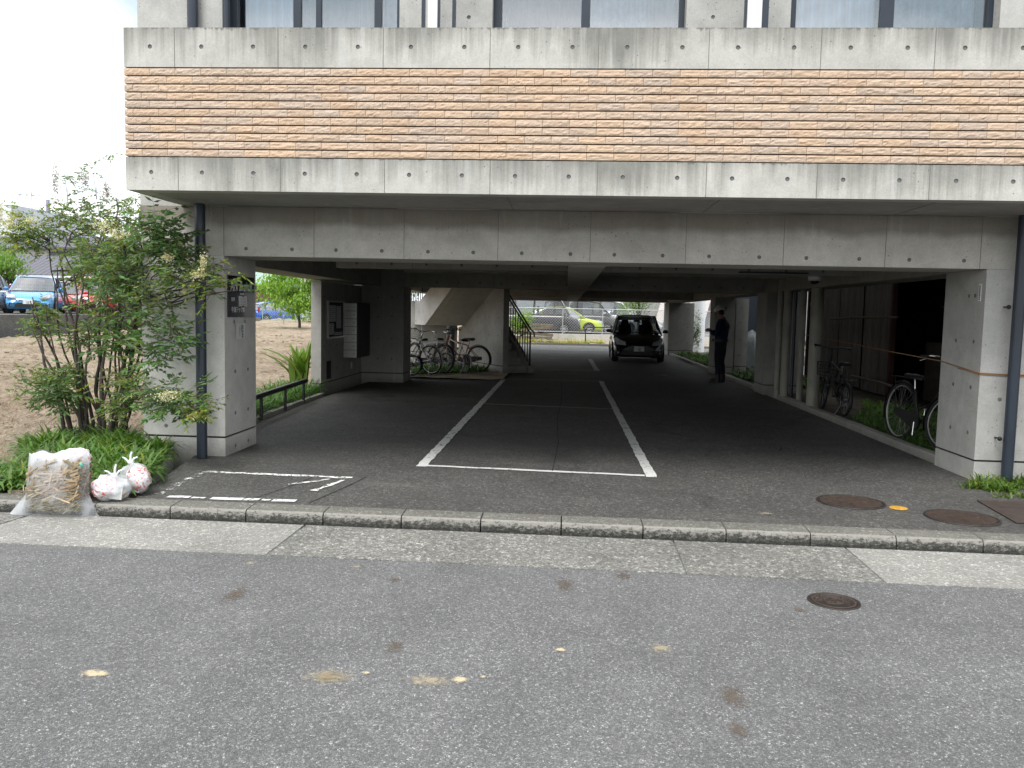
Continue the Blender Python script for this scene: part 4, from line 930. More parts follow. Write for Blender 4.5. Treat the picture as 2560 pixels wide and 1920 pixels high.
    mb = MB(); mb.tube([seat-Vector((-.03, 0, .14)), seat], .012, 8); mb.build('seat_post', M['chrome'], t)
    mb = MB(); s0 = seat+Vector((0, 0, .03)); vs = []; prof = [(-.12, .085, .02), (-.09, .105, .03), (-.02, .095, .022), (.06, .05, .018), (.14, .028, .018), (.17, .018, .01)]
    for px, hw, zz in prof:
        for yy, dz in ((-1, -.045), (-.92, -.01), (-.5, .008), (0, .0), (.5, .008), (.92, -.01), (1, -.045)): vs.append(s0+Vector((px, hw*yy, zz+dz)))
    mb.add(vs, [(7*k+j, 7*k+j+1, 7*k+j+8, 7*k+j+7) for k in range(5) for j in range(6)], 0, True); mb.add([vs[j] for j in range(7)], [tuple(range(7))]); mb.build('saddle', M['black'], t)
    mb = MB(); mb.cyl(BB-Vector((0, .06, 0)), BB+Vector((0, .06, 0)), .018, 10); mb.torus(BB+Vector((0, -.045, 0)), (0, 1, 0), .085, .006, 24, 6)
    mb.tube([BB+Vector((0, -.06, 0)), BB+Vector((.02, -.07, -.165))], .008, 6); mb.tube([BB+Vector((0, .06, 0)), BB+Vector((-.02, .07, .165))], .008, 6)
    mb.prism([BB+Vector((-.03, -.16, -.175)), BB+Vector((.07, -.16, -.175)), BB+Vector((.07, -.075, -.175)), BB+Vector((-.03, -.075, -.175))], (0, 0, .018)); mb.prism([BB+Vector((-.07, .16, .155)), BB+Vector((.03, .16, .155)), BB+Vector((.03, .075, .155)), BB+Vector((-.07, .075, .155))], (0, 0, .018)); mb.build('crankset', M['chrome'] if not mini else M['black'], t)
    mb = MB(); mb.prism([BB+Vector((.09, -.06, .06)), BB+Vector((.02, -.06, .10)), Rr+Vector((-.05, -.06, .045)), Rr+Vector((-.06, -.06, -.03)), BB+Vector((.02, -.06, -.10)), BB+Vector((.10, -.06, -.03))], (0, .025, 0)); mb.build('chain_case', M['black'], t)
    if rack:
        mb = MB(); zz = 2*wr+.07
        for yy in (-.06, .06, 0): mb.tube([Vector((.20, yy, zz)), Vector((-.22, yy, zz))], .005, 5)
        for xx in (.1, -.05, -.2): mb.tube([Vector((xx, -.06, zz)), Vector((xx, .06, zz))], .004, 5)
        for s_ in (-1, 1): mb.tube([Vector((-.12, s_*.06, zz)), Rr+Vector((-.0, s_*.065, 0))], .005, 5)
        mb.build('rack', M['steel'] if fr[0] != 'black' else M['black'], t)
    if basket:
        mb = MB(); bc = H+Vector((.09, 0, wr+.22)) if not mini else H+Vector((.05, 0, .42)); 
        for k in range(5):
            z_ = -.11+.055*k; sx_, sy_ = .12+.02*k/4+.0, .15+.025*k/4; mb.tube([bc+Vector((a*sx_, b_*sy_, z_)) for a, b_ in ((-1, -1), (1, -1), (1, 1), (-1, 1))], .003 if k < 4 else .005, 4, closed=True)
        for k in range(11):
            u = -1+2*k/10
            for q_ in ((u, -1), (u, 1), (-1, u), (1, u)): mb.tube([bc+Vector((q_[0]*.12, q_[1]*.15, -.11)), bc+Vector((q_[0]*.14, q_[1]*.175, .11))], .002, 3, cap=False)
            mb.tube([bc+Vector((u*.12, -.15, -.11)), bc+Vector((u*.12, .15, -.11))], .002, 3, cap=False)
        mb.mat_all(RM).build('basket', M['black'] if fr[0] == 'black' else M['steel'], t)
    mb = MB()
    if stand == 'kick': mb.tube([Vector((.05, .05, wr-.02)), Vector((.02, .06, .16)), Vector((-.06, .17, .005))], .007, 6)
    else:
        for s_ in (-1, 1): mb.tube([Vector((.0, s_*.06, wr)), Vector((-.02, s_*.07, .2)), Vector((-.12, s_*.12, .0))], .007, 6)
    mb.build('kickstand', M['steel'], t)
    return t
M['cream_frame'] = plain('cream bicycle paint', (.42, .36, .26), .35, nz=.1); M['silver_frame'] = plain('silver bicycle paint', (.45, .46, .47), .3, .5, nz=.1); M['maroon_frame'] = plain('maroon bicycle paint', (.22, .03, .035), .35, nz=.1)
GR = 'bicycles parked beside the planting strip on the right'; GL = 'bicycles parked in the bed by the staircase'
bicycle('city_bicycle', 'large black roadster bicycle half hidden behind the right pillar, with a chrome seat post', (4.20, 10.9, .05), R(-82), -4, wr=.36, group=GR, rim='silver', steer=28)
bicycle('folding_bicycle', 'small black folding bicycle with a wire basket beside the thick beige pipe', (4.27, 13.2, .06), R(91), 3, wr=.245, mini=True, basket=True, step=False, group=GR, steer=-12)
bicycle('city_bicycle', 'silver bicycle with a rear rack and bright rim in front of the staircase', (-3.13, 19.7, .05), R(148), -6, fr=('silver_frame', 'steel'), rim='silver', wr=.345, basket=True, guard='steel', group=GL, steer=8)
bicycle('city_bicycle', 'black bicycle with a wire basket standing behind the silver one', (-2.93, 20.15, .05), R(142), 4, wr=.345, basket=True, group=GL, steer=-14)
bicycle('city_bicycle', 'maroon bicycle leaning on the stair wall, rear wheel toward the stairs', (-2.13, 20.95, .05), R(158), -8, fr=('maroon_frame', 'steel'), wr=.33, group=GL, rack=False, steer=12, step=False)
bicycle('folding_bicycle', 'small cream bicycle with tiny wheels between the others', (-2.42, 20.4, .05), R(128), 5, fr=('cream_frame', 'steel'), wr=.225, mini=True, rack=False, guard='steel', group=GL, steer=20, step=False)
bicycle('folding_bicycle', 'small black bicycle cut off by the inner pillar, nearest to the car park', (-3.50, 19.2, .05), R(160), 6, wr=.24, mini=True, rack=True, group=GL, step=False)

# ================================================================ CARS
def car(name, label, loc, rz, paint, L_=4.0, W_=1.7, H_=1.5, kind='hatch', group=None, plate=None, hr=.30, interior=True, parts=True, cat='car'):
    """front bumper at y = 0 facing -Y, length along +Y"""
    t = thing(name, label, cat, loc, rz, group); hw = W_/2; GLS = M['carglass'] if paint is M['cp_black'] and kind == 'hatch' else M['carglass2']
    if kind == 'van': prof = [(0, .50, .62, .80), (.03, .70, .92, .92), (.10, .86, .97, .97), (.20, 1.0, 1.06, 1.0), (.40, 1.02, 1.08, 1.0), (.8, 1.02, 1.08, 1.0), (.96, 1.02, 1.08, .97), (1.0, .95, 1.05, .88)]; gh = [(.16, .0), (.30, .94), (.42, 1.0), (.88, 1.0), (.97, .93), (1.0, .0)]; belt = .56
    elif kind == 'box': prof = [(0, .5, .6, .86), (.03, .8, .95, .95), (.12, .95, 1, 1.0), (.2, 1, 1.02, 1), (.8, 1, 1.02, 1), (.97, 1, 1.02, .98), (1, .9, 1, .92)]; gh = [(.14, 0), (.24, .97), (.34, 1), (.93, 1), (.985, .96), (1.0, 0)]; belt = .56
    else: prof = [(0, .46, .60, .74), (.025, .62, .74, .88), (.10, .80, .88, .96), (.25, .98, 1.0, 1.0), (.40, 1.0, 1.02, 1.0), (.75, 1.02, 1.04, 1.0), (.95, 1.04, 1.06, .95), (1.0, .90, 1.0, .85)]; gh = [(.25, 0), (.44, .95), (.53, 1.0), (.72, .99), (.92, .86), (.99, 0)]; belt = .60
    zb = H_*belt
    # lower body loft
    mb = MB(); vs = []; NS = 30; secs = []
    def lerp(tab, u, k):
        for a, b_ in zip(tab, tab[1:]):
            if u <= b_[0]:
                q_ = (u-a[0])/(b_[0]-a[0]+1e-9); q_ = q_*q_*(3-2*q_) if k == 3 else q_; return a[k]+(b_[k]-a[k])*q_
        return tab[-1][k]
    for i in range(NS+1):
        u = (i/NS)**1.25 if i < NS*.5 else .5**1.25+(1-.5**1.25)*((i-NS*.5)/(NS*.5)); u = min(1, u)
        zt = zb*lerp(prof, u, 1); zc = zb*min(1.06, lerp(prof, u, 2)); w_ = hw*lerp(prof, u, 3); z0 = .17+(.10 if u < .02 or u > .985 else 0); y = u*L_
        zm = max(z0+.12, zt*.62)
        half = [(0, zc), (.45*w_, zc-.004), (.80*w_, zt+.01), (.93*w_, zt-.04), (.985*w_, zt-.13), (1.0*w_, zm), (.985*w_, z0+.14), (.95*w_, z0+.02), (.80*w_, z0), (0, z0)]
        ring = [(x, z) for x, z in half]+[(-x, z) for x, z in half[-2:0:-1]]
        secs.append(len(ring)); vs += [(x, y, z) for x, z in ring]
    m = secs[0]; fs = [(i*m+j, (i+1)*m+j, (i+1)*m+(j+1) % m, i*m+(j+1) % m) for i in range(NS) for j in range(m)]
    mb.add(vs, fs, 0, True); mb.add(vs[:m], [tuple(range(m))], 0, True); mb.add(vs[-m:], [tuple(reversed(range(m)))], 0, True)
    body = mb.build('body', paint, t); 
    # greenhouse: glass shell, roof panel, pillars
    y0, y1, y2, y3, y4, y5 = [g[0]*L_ for g in gh]; zr = H_; wb_ = hw*.93; wr_ = hw*(.74 if kind == 'hatch' else .82); zbb = zb*1.0
    def gp(y, z, w_): return [(-w_, y, z), (w_, y, z)]
    g = MB(); pts = {}
    P = {'wb': (y0, zbb, wb_), 'wt': (y1, zr*gh[1][1], wr_), 'rf': (y2, zr*.985, wr_*1.01), 'rr': (y3, zr*gh[3][1]*.985, wr_), 'bt': (y4, zr*gh[4][1], wr_*.96), 'bb': (y5, zbb, wb_*.94)}
    def q2(a, b_, c, e): g.quad(a, b_, c, e, 0)
    A = lambda k, s_: Vector((P[k][2]*s_, P[k][0], P[k][1]))
    # windshield with curvature
    n_ = 6; vs = []
    for i in range(n_+1):
        s_ = -1+2*i/n_; bow = (1-s_*s_)*.10; vs += [A('wb', s_)+Vector((0, -bow, .01)), A('wt', s_)+Vector((0, -bow*.6, .01))]
    ws = MB(); ws.add(vs, [(2*i, 2*i+2, 2*i+3, 2*i+1) for i in range(n_)], 0, True); ws.build('windshield', GLS, t)
    rg = MB(); rg.quad(A('bt', -1), A('bt', 1), A('bb', 1), A('bb', -1)); rg.build('rear_window', GLS, t)
    for s_ in (-1, 1):
        sg = MB(); sg.poly([A('wb', s_), A('wt', s_), A('rf', s_), A('rr', s_), A('bt', s_), A('bb', s_)] if s_ < 0 else [A('bb', s_), A('bt', s_), A('rr', s_), A('rf', s_), A('wt', s_), A('wb', s_)]); sg.build('side_window', GLS, t)
    rf = MB(); vs = []; ks = ['wt', 'rf', 'rr', 'bt']
    for k in ks:
        for i in range(7): s_ = -1+2*i/6; vs.append(A(k, s_*1.015)+Vector((0, 0, .012+.035*(1-s_**4))))
    rf.add(vs, [(7*a+i, 7*a+i+1, 7*a+i+8, 7*a+i+7) for a in range(3) for i in range(6)], 0, True)
    for s_ in (-1, 1):
        rf.tube([A('wb', s_)+Vector((0, 0, -.03)), A('wt', s_), A('rf', s_), A('rr', s_), A('bt', s_), A('bb', s_)+Vector((0, 0, -.03))], .032, 6)
        rf.tube([A('wt', s_), A('rf', s_), A('rr', s_), A('bt', s_)], .038, 6)
        ym = (y0+y5)/2; rf.tube([Vector((wb_*s_, ym, zbb-.02)), Vector((wr_*s_, ym-.05, zr*.96))], .028, 6, 1)
        rf.tube([Vector((wb_*s_*.98, ym+(y5-ym)*.55, zbb-.02)), Vector((wr_*s_, ym+(y4-ym)*.60, zr*.93))], .035, 6, 1 if kind != 'hatch' else 0)
    rf.build('roof', [paint, M['black']], t)
    # bumper, grille, lamps, plate, mirrors
    fz = zb; mb = MB()
    if kind == 'hatch':
        mb.prism([(-.46, -.008, .24), (.46, -.008, .24), (.36, -.012, .42), (-.36, -.012, .42)], (0, .08, 0)); mb.prism([(-.42, -.004, .475), (.42, -.004, .475), (.39, -.004, .505), (-.39, -.004, .505)], (0, .1, 0))
    else: mb.prism([(-.5, -.008, .30), (.5, -.008, .30), (.5, -.008, .58), (-.5, -.008, .58)], (0, .1, 0))
    mb.build('grille', M['black'], t)
    for s_ in (-1, 1):
        zl = .60 if kind == 'hatch' else .70
        mb = MB(); mb.add([Vector((s_*hw*.48, .035, zl-.04)), Vector((s_*hw*.80, .10, zl)), Vector((s_*hw*.93, .34, zl+.15)), Vector((s_*hw*.90, .40, zl+.22)), Vector((s_*hw*.72, .13, zl+.13)), Vector((s_*hw*.52, .05, zl+.05))], [(0, 1, 2, 3, 4, 5)]); 
        mb.prism([Vector((s_*hw*.50, .02, zl-.045)), Vector((s_*hw*.84, .085, zl-.02)), Vector((s_*hw*.90, .28, zl+.10)), Vector((s_*hw*.70, .12, zl+.10)), Vector((s_*hw*.52, .04, zl+.04))], (0, -.022, .03), 0)
        mb.build('headlight', M['lamp'], t)
        mb = MB(); mb.lathe([(.045, 0), (.03, .012), (0, .015)], (s_*hw*.76, .05, .33), Matrix.Rotation(R(90), 3, 'X'), 12); mb.build('fog_lamp', M['lamp'], t)
        mb = MB(); mb.blob((s_*(hw+.09), y0+.22, zb+.09), (.10, .05, .065), 2, .05); mb.tube([(s_*(hw*.93), y0+.25, zb+.03), (s_*(hw+.07), y0+.23, zb+.07)], .018, 6); mb.build('door_mirror', paint, t)
        mb = MB(); mb.box(s_*hw*.93-.02, s_*hw*.93+.02, L_-.18, L_-.03, zb*.92, zb*1.25); mb.build('tail_light', M['redlamp'], t)
        mb = MB()                                                   # door shut lines and handles
        for yy in (y0+.25, (y0+y5)/2, (y0+y5)/2+.95): 
            if yy < L_*.85: mb.box(s_*(hw*1.0)-.003, s_*(hw*1.0)+.003, yy, yy+.012, .32, zb-.1)
        for yy in ((y0+y5)/2-.28, (y0+y5)/2+.62): mb.box(s_*hw-.012, s_*hw+.016, yy, yy+.16, zb-.22, zb-.19)
        mb.build('door_trim', M['black'], t)
    mb = MB(); mb.box(-.165, .165, -.022, -.012, .37, .535); pl = mb.build('number_plate', M['white'], t, bevel=.004)
    if plate:
        tx = text_mb(plate, .12, sx=.9); xs_ = [v[0] for v in tx.v]; wdt = max(xs_); tx.mat_all(Matrix.Translation((-wdt/2, -.024, .385)) @ Matrix.Rotation(R(90), 4, 'X')); tx.build('plate_lettering', plain('plate green', (.02, .12, .05), .6), pl)
    for ui, u in enumerate((.195, .83)):
        for s_ in (-1, 1):
            c = Vector((s_*(hw-.10), u*L_, hr)); mb = MB(); mb.lathe([(hr*.62, -.10), (hr*.94, -.10), (hr, -.07), (hr, .07), (hr*.94, .105), (hr*.64, .105)], c, Matrix.Rotation(R(90), 3, 'Y'), 28); mb.lathe([(0, .085*s_), (hr*.64, .085*s_)], c, Matrix.Rotation(R(90), 3, 'Y'), 28)
            wh = mb.build('wheel', M['rubber'], t)
            mb = MB(); Mx = Matrix.Rotation(R(90), 3, 'Y'); mb.lathe([(hr*.66, .108*s_), (hr*.60, .112*s_), (hr*.58, .09*s_)], c, Mx, 28); mb.lathe([(hr*.16, .112*s_), (0, .115*s_)], c, Mx, 12)
            for k in range(8):
                a = 2*math.pi*k/8; mb.tube([c+Mx @ Vector((0, 0, .108*s_)), c+Mx @ Vector((math.cos(a)*hr*.6, math.sin(a)*hr*.6, .108*s_))], hr*.07, 5)
            mb.build('rim', M['asht'], wh)
            mb = MB(); mb.lathe([(hr+.0, .0), (hr+.06, .0)], Vector((s_*(hw+.002), u*L_, hr+.01)), Mx, 28); vs = []
            for k in range(15):
                a = math.pi*k/14; vs += [(s_*(hw+.004), u*L_+math.cos(a)*(hr+.055), hr+.01+math.sin(a)*(hr+.055)), (s_*(hw+.004), u*L_+math.cos(a)*hr*.5, hr+math.sin(a)*hr*.5)]
            mb = MB(); mb.add(vs, [(2*k, 2*k+1, 2*k+3, 2*k+2) for k in range(14)]); mb.build('wheel_arch', M['black'], t)
    if interior:
        mb = MB(); 
        for s_ in (-1, 1):
            for yy in (y1+.35, y1+1.25): mb.obox((s_*.36, yy, zb+.02), (.46, .16, .55), taper=.8); mb.obox((s_*.36, yy, zb+.38), (.22, .10, .16), taper=.8)
        mb.box(-hw*.85, hw*.85, y0+.35, y0+.65, zb-.15, zb+.04); mb.torus((.36, y0+.78, zb+.02), (0, 1, .4), .17, .014, 20, 6); mb.build('seats', M['black'], t)
        mb = MB(); mb.obox((0, y1-.08, zr*.88), (.22, .03, .06)); mb.build('rear_view_mirror', M['black'], t)
    return t
car('parked_car', 'black compact car facing us under the building, in the far right bay', (2.36, 27.6, 0), R(-1), M['cp_black'], 3.85, 1.70, 1.52, plate='70')
GB = 'vehicles in the fenced lot behind the building'
car('parked_van', 'black van with its windows lit, nearest behind the wire fence', (.75, 46.6, .42), R(90), M['cp_dark'], 4.5, 1.75, 1.85, 'box', GB, cat='van')
car('parked_car', 'lime green car showing its bonnet past the black van behind the wire fence', (2.1, 48.7, .42), R(90), M['cp_lime'], 4.3, 1.7, 1.5, 'hatch', GB)
car('parked_van', 'dark grey people carrier with a white steel wheel behind the lime car', (3.30, 51.0, .42), R(90), M['cp_dark'], 4.7, 1.75, 1.9, 'van', GB, cat='van')
car('parked_van', 'silver white people carrier behind the dark grey one', (4.75, 53.3, .42), R(90), M['cp_white'], 4.7, 1.75, 1.95, 'van', GB, cat='van')
car('parked_car', 'pale blue-white car at the right end of the fenced lot', (6.2, 55.6, .42), R(90), M['cp_silver'], 4.2, 1.7, 1.5, 'hatch', GB)
GLc = 'cars on the raised lot at the left'
car('parked_car', 'sky blue compact car facing the bare lot', (-20.3, 30.9, 1.1), R(24), M['cp_blue'], 4.0, 1.70, 1.46, 'hatch', GLc, plate='58')
car('parked_car', 'red car right beside the sky blue one', (-20.75, 33.7, 1.1), R(30), M['cp_red'], 3.8, 1.66, 1.35, 'hatch', GLc)
car('parked_car', 'second red car, half hidden by the shrub', (-21.3, 37.6, 1.1), R(34), M['cp_red'], 4.0, 1.7, 1.5, 'hatch', GLc)
car('parked_car', 'white car cut off by the left edge of the photo', (-21.6, 29.0, 1.1), R(22), M['cp_white'], 4.0, 1.7, 1.5, 'hatch', GLc)
car('parked_van', 'white van standing behind the sky blue car', (-26.2, 36.8, 1.1), R(30), M['cp_white'], 4.6, 1.8, 2.0, 'box', GLc, cat='van')
car('parked_car', 'royal blue hatchback in side view behind the mesh fence, seen left of the letterbox wall', (-19.45, 60.6, .42), R(140), M['cp_navy'], 3.7, 1.7, 1.5, 'hatch')
car('parked_van', 'black van whose side just shows past the sign pillar', (-22.5, 60.4, .42), R(140), M['cp_black'], 3.6, 1.7, 1.9, 'box', cat='van')
# ================================================================ WORKER
def person():
    t = thing('person', 'worker in navy overalls and white hard hat looking down at his hands', 'person', (3.62, 20.15, .0), R(150))
    # local frame: the worker faces +X before the empty is turned; z up
    J = {}; E = []; Rr = {}
    def add(k, p, r, par=None):
        J[k] = (Vector(p), r)
        if par: E.append((par, k))
    add('pelvis', (0, 0, .93), (.165, .13)); add('waist', (.0, 0, 1.05), (.155, .125), 'pelvis'); add('chest', (-.02, 0, 1.25), (.18, .145), 'waist'); add('uchest', (-.03, 0, 1.40), (.17, .125), 'chest')
    add('neck', (.01, 0, 1.50), (.062, .062), 'uchest'); add('skull', (.045, 0, 1.57), (.075, .07), 'neck'); add('head', (.075, 0, 1.635), (.098, .08), 'skull'); add('crown', (.085, 0, 1.70), (.075, .065), 'head')
    for s_, sg in (('l', 1), ('r', -1)):
        add(s_+'sh', (-.03, sg*.185, 1.40), (.075, .07), 'uchest'); add(s_+'el', (.0, sg*.265, 1.13), (.058, .055), s_+'sh'); add(s_+'fa', (.13, sg*.20, 1.15), (.050, .048), s_+'el'); add(s_+'wr', (.25, sg*.08, 1.21), (.031, .03), s_+'fa')
        add(s_+'hip', (0, sg*.10, .86), (.115, .105), 'pelvis'); add(s_+'th', (.01, sg*.12, .68), (.10, .095), s_+'hip'); add(s_+'kn', (.02, sg*.13, .49), (.075, .075), s_+'th'); add(s_+'ca', (-.01, sg*.14, .32), (.075, .07), s_+'kn'); add(s_+'an', (-.01, sg*.15, .11), (.065, .062), s_+'ca')
    keys = list(J); me = bpy.data.meshes.new('body'); me.from_pydata([J[k][0] for k in keys], [(keys.index(a), keys.index(b)) for a, b in E], []); o = bpy.data.objects.new('body', me); COL.objects.link(o)
    md = o.modifiers.new('s', 'SKIN'); sk = me.skin_vertices[0].data
    for k, d_ in zip(keys, sk): d_.radius = J[k][1]
    sk[0].use_root = True
    ss = o.modifiers.new('ss', 'SUBSURF'); ss.levels = 2; ss.render_levels = 2
    dg = bpy.context.evaluated_depsgraph_get(); m2 = bpy.data.meshes.new_from_object(o.evaluated_get(dg)); bpy.data.objects.remove(o)
    m2.name = 'body'; m2.materials.clear()
    for m in (M['skin'], M['work'], M['workdark']): m2.materials.append(m)
    for v in m2.vertices:                                            # a face: brow, nose, chin
        x, y, z = v.co
        if z > 1.5 and x > .1:
            v.co.x += .022*math.exp(-((y/.014)**2))*math.exp(-((z-1.625)/.022)**2)+.010*math.exp(-(y/.03)**2)*math.exp(-((z-1.565)/.015)**2)-.010*math.exp(-((abs(y)-.032)/.016)**2)*math.exp(-((z-1.65)/.014)**2)
    for p in m2.polygons:
        c = p.center; p.use_smooth = True; hand = c.x > .225 and 1.0 < c.z < 1.3; p.material_index = 0 if (c.z > 1.49 or hand) else (1 if c.z > .97 else 2)
    m2.update()
    b = bpy.data.objects.new('body', m2); COL.objects.link(b); b.parent = t
    # hands: palm, four unequal bent fingers and a thumb each, closed round a small notepad
    for sg in (1, -1):
        mb = MB(); w_ = Vector((.25, sg*.08, 1.21)); pc = w_+Vector((.045, -sg*.015, .008)); mb.blob(pc, (.048, .020, .038), 2, .08)
        for k in range(4):
            L0 = (.030, .034, .032, .025)[k]; a = pc+Vector((.038, -sg*.004, .026-.018*k)); b_ = a+Vector((L0*.9, -sg*.008, .004)); c_ = b_+Vector((L0*.5, -sg*.022, .0)); d_ = c_+Vector((-.004, -sg*.018, -.002)); mb.tube([a, b_, c_, d_], [.0092, .0085, .0078, .006], 7)
        a = pc+Vector((.0, -sg*.012, .032)); mb.tube([a, a+Vector((.025, -sg*.018, .014)), a+Vector((.048, -sg*.024, .010))], [.011, .0095, .007], 7)
        mb.build('hand', M['skin'], t)
    mb = MB()
    for sg in (1, -1):
        mb.prism([(.0-.07, sg*.15-.045, .0), (.11, sg*.15-.05, .0), (.19, sg*.15-.035, .0), (.20, sg*.15+.03, .0), (.12, sg*.15+.05, .0), (-.07, sg*.15+.045, .0)], (0, 0, .045)); mb.blob((.07, sg*.15, .055), (.125, .048, .05), 2, .03); mb.cyl((-.01, sg*.15, .04), (-.01, sg*.15, .20), .068, 14)
    mb.build('boots', M['black'], t, bevel=.008)
    mb = MB(); mb.blob((.03, 0, 1.64), (.085, .085, .075), 2, .05); mb.build('hair', M['black'], t)
    Mh = Matrix.Rotation(R(22), 3, 'Y'); mb = MB(); mb.lathe([(.118, -.01), (.122, .0), (.118, .035), (.100, .075), (.065, .105), (.02, .118), (0, .119)], (.065, 0, 1.70), Mh, 28)
    vs = []; n_ = 28
    for k in range(n_):
        a = 2*math.pi*k/n_; e = 1.0+.30*max(0, math.cos(a))**2+.06; vs += [Mh @ Vector((.12*math.cos(a), .12*math.sin(a), -.008))+Vector((.065, 0, 1.70)), Mh @ Vector((.12*e*math.cos(a), .12*(1.06)*math.sin(a), -.022))+Vector((.065, 0, 1.70))]
    mb.add(vs, [(2*k, 2*k+1, (2*k+3) % (2*n_), (2*k+2) % (2*n_)) for k in range(n_)], 0, True)
    for s_ in (-.03, .03): mb.tube([Mh @ Vector((.10, s_, .065))+Vector((.065, 0, 1.70)), Mh @ Vector((0, s_, .118))+Vector((.065, 0, 1.70)), Mh @ Vector((-.10, s_, .065))+Vector((.065, 0, 1.70))], .006, 6)
    hm = mb.build('hard_hat', M['helmet'], t)
    mb = MB(); mb.obox(Mh @ Vector((.100, 0, .06))+Vector((.065, 0, 1.70)), (.004, .035, .03), Mh); mb.build('badge', M['black'], hm)
    mb = MB(); mb.lathe([(.17, -.03), (.172, .0), (.17, .03)], (0, 0, .99), Matrix.Diagonal((1.0, 1.02, 1)), 28); mb.obox((.17, .06, .99), (.03, .05, .06)); mb.obox((.13, -.14, .95), (.05, .04, .11)); mb.build('tool_belt', M['black'], t)
    mb = MB(); mb.obox((.165, -.11, 1.02), (.012, .03, .05)); mb.obox((.16, -.12, .93), (.01, .02, .03)); mb.build('clip', M['silver'], t)
    mb = MB()
    for sg in (1, -1): mb.lathe([(.052, -.0), (.050, .03), (.045, .05)], (-.02+.0, 0, 0), None, 12) if False else None
    mb.lathe([(.078, -.02), (.082, .01), (.070, .03)], (.0, 0, 1.485), Matrix.Rotation(R(15), 3, 'Y'), 20); mb.build('collar', M['work'], t)
    return t
person()
tag(MB().obox((0, 0, 0), (.085, .12, .010), Matrix.Rotation(R(-25), 3, 'Y')).build('notepad', M['paper'], None, loc=(3.62-.303, 20.15+.175, 1.235)), "small pale notepad held in the worker's hands", 'notepad')

# ================================================================ RUBBISH BAGS
def bag_shell(w_, h_, dp, nx=28, nz=22):
    """pillow bag: squared top, belly, two pointed bottom corners; x across, y depth"""
    vs = []; fr = []
    for side in (-1, 1):
        for j in range(nz+1):
            t_ = j/nz
            for i in range(nx+1):
                s_ = -1+2*i/nx
                half = w_/2*(1.0+.0*t_); half *= (1.42-.46*min(1, t_/.30)) if t_ < .30 else (.96-.06*(t_-.3)/.7)
                if s_ > 0 and t_ < .3: half *= (1.0-.10*(1-t_/.3))
                edge = (1-abs(s_)**3.2); belly = math.sin(math.pi*min(1, .10+t_*.84))**.55
                z = h_*t_-(.02*h_ if t_ > .97 else 0); z += h_*.02*math.sin(s_*9+side)*t_; z -= h_*.10*max(0, t_-.9)*10*(1 if s_ < -.82 else 0)*.3
                y = side*dp/2*edge*belly; x = s_*half
                nn = noise.noise(Vector((x*14, z*9+side*7, 0)))*.007+noise.noise(Vector((x*30, z*8+side*7, 3)))*.003
                y += side*nn*edge; z = max(0, z+noise.noise(Vector((x*8, 3, side)))*.015*t_); vs.append((x, y, z))
    m = nx+1; o2 = m*(nz+1); fs = []
    for k, o_ in ((0, 0), (1, o2)):
        for j in range(nz):
            for i in range(nx):
                q_ = (o_+j*m+i, o_+j*m+i+1, o_+(j+1)*m+i+1, o_+(j+1)*m+i); fs.append(q_ if k == 0 else tuple(reversed(q_)))
    return vs, fs
gb = thing('rubbish_bag', 'large clear plastic bag full of dry reeds and stalks standing on the kerb', 'rubbish bag', (-3.90, 6.22, -.098), R(3)); gb.rotation_euler.x = R(-7)
mb = MB(); v, f = bag_shell(.52, .50, .30); mb.add(v, f, 0, True); 
mb.build('film', M['bag'], gb)
mb = MB()
for i in range(2600):
    x = rnd(-.20, .23); z = rnd(.03, .40); y = rnd(-.145, .12)*math.sin(math.pi*min(1, .15+z*1.5))*.95
    if x < -.1 and z > .33: continue
    ln = rnd(.05, .20)*(1 if z > .12 else .5); a = random.gauss(.45, .5); d_ = Vector((math.cos(a), rnd(-.25, .25), math.sin(a)*.8)); wd = rnd(.004, .015) if z > .14 else rnd(.002, .005)
    p = Vector((x, y, z)); e = p+d_*ln
    if abs(e.x) > .235 or not .01 < e.z < .46: d_ = -d_; e = p+d_*ln
    if abs(e.x) > .235 or not .01 < e.z < .46: continue
    yy = max(-.14, min(.13, e.y)); e.y = yy; s_ = d_.cross(Vector((rnd(-.3, .3), 1, rnd(-.3, .3)))).normalized()*wd/2
    c = random.choice([(1.0, .95, .9), (1.2, 1.1, 1.0), (.75, .68, .6), (.5, .5, .42), (.9, .72, .6)]) if z > .14 else random.choice([(.8, .85, .6), (.5, .52, .35), (1.0, 1.0, .8), (.35, .33, .25)])
    mb.add([p-s_, p+s_, e+s_, e-s_], [(0, 1, 2, 3)], 0, False, c)
mb.blob((.0, .02, .17), (.20, .10, .17), 3, .3, 4, 1)
mb.build('reeds', [M['straw'], plain('dark stalk mass', (.15, .12, .08), 1, nz=.5, sc=30)], gb)
mb = MB(); mb.blob((.13, .02, .455), (.11, .06, .065), 3, .35, 3, 0); mb.build('printed_wrapper', M['print'], gb)
mb = MB(); mb.blob((.20, -.075, .395), (.028, .012, .02), 2, .3, 3, 0); mb.build('tape', plain('turquoise tape', (.12, .62, .55), .5), gb)
def crumpled(mb, c, rad, seed, mi=0, amp=.28, sub=4): mb.blob(c, rad, sub, amp, 2.1, mi, None, seed)
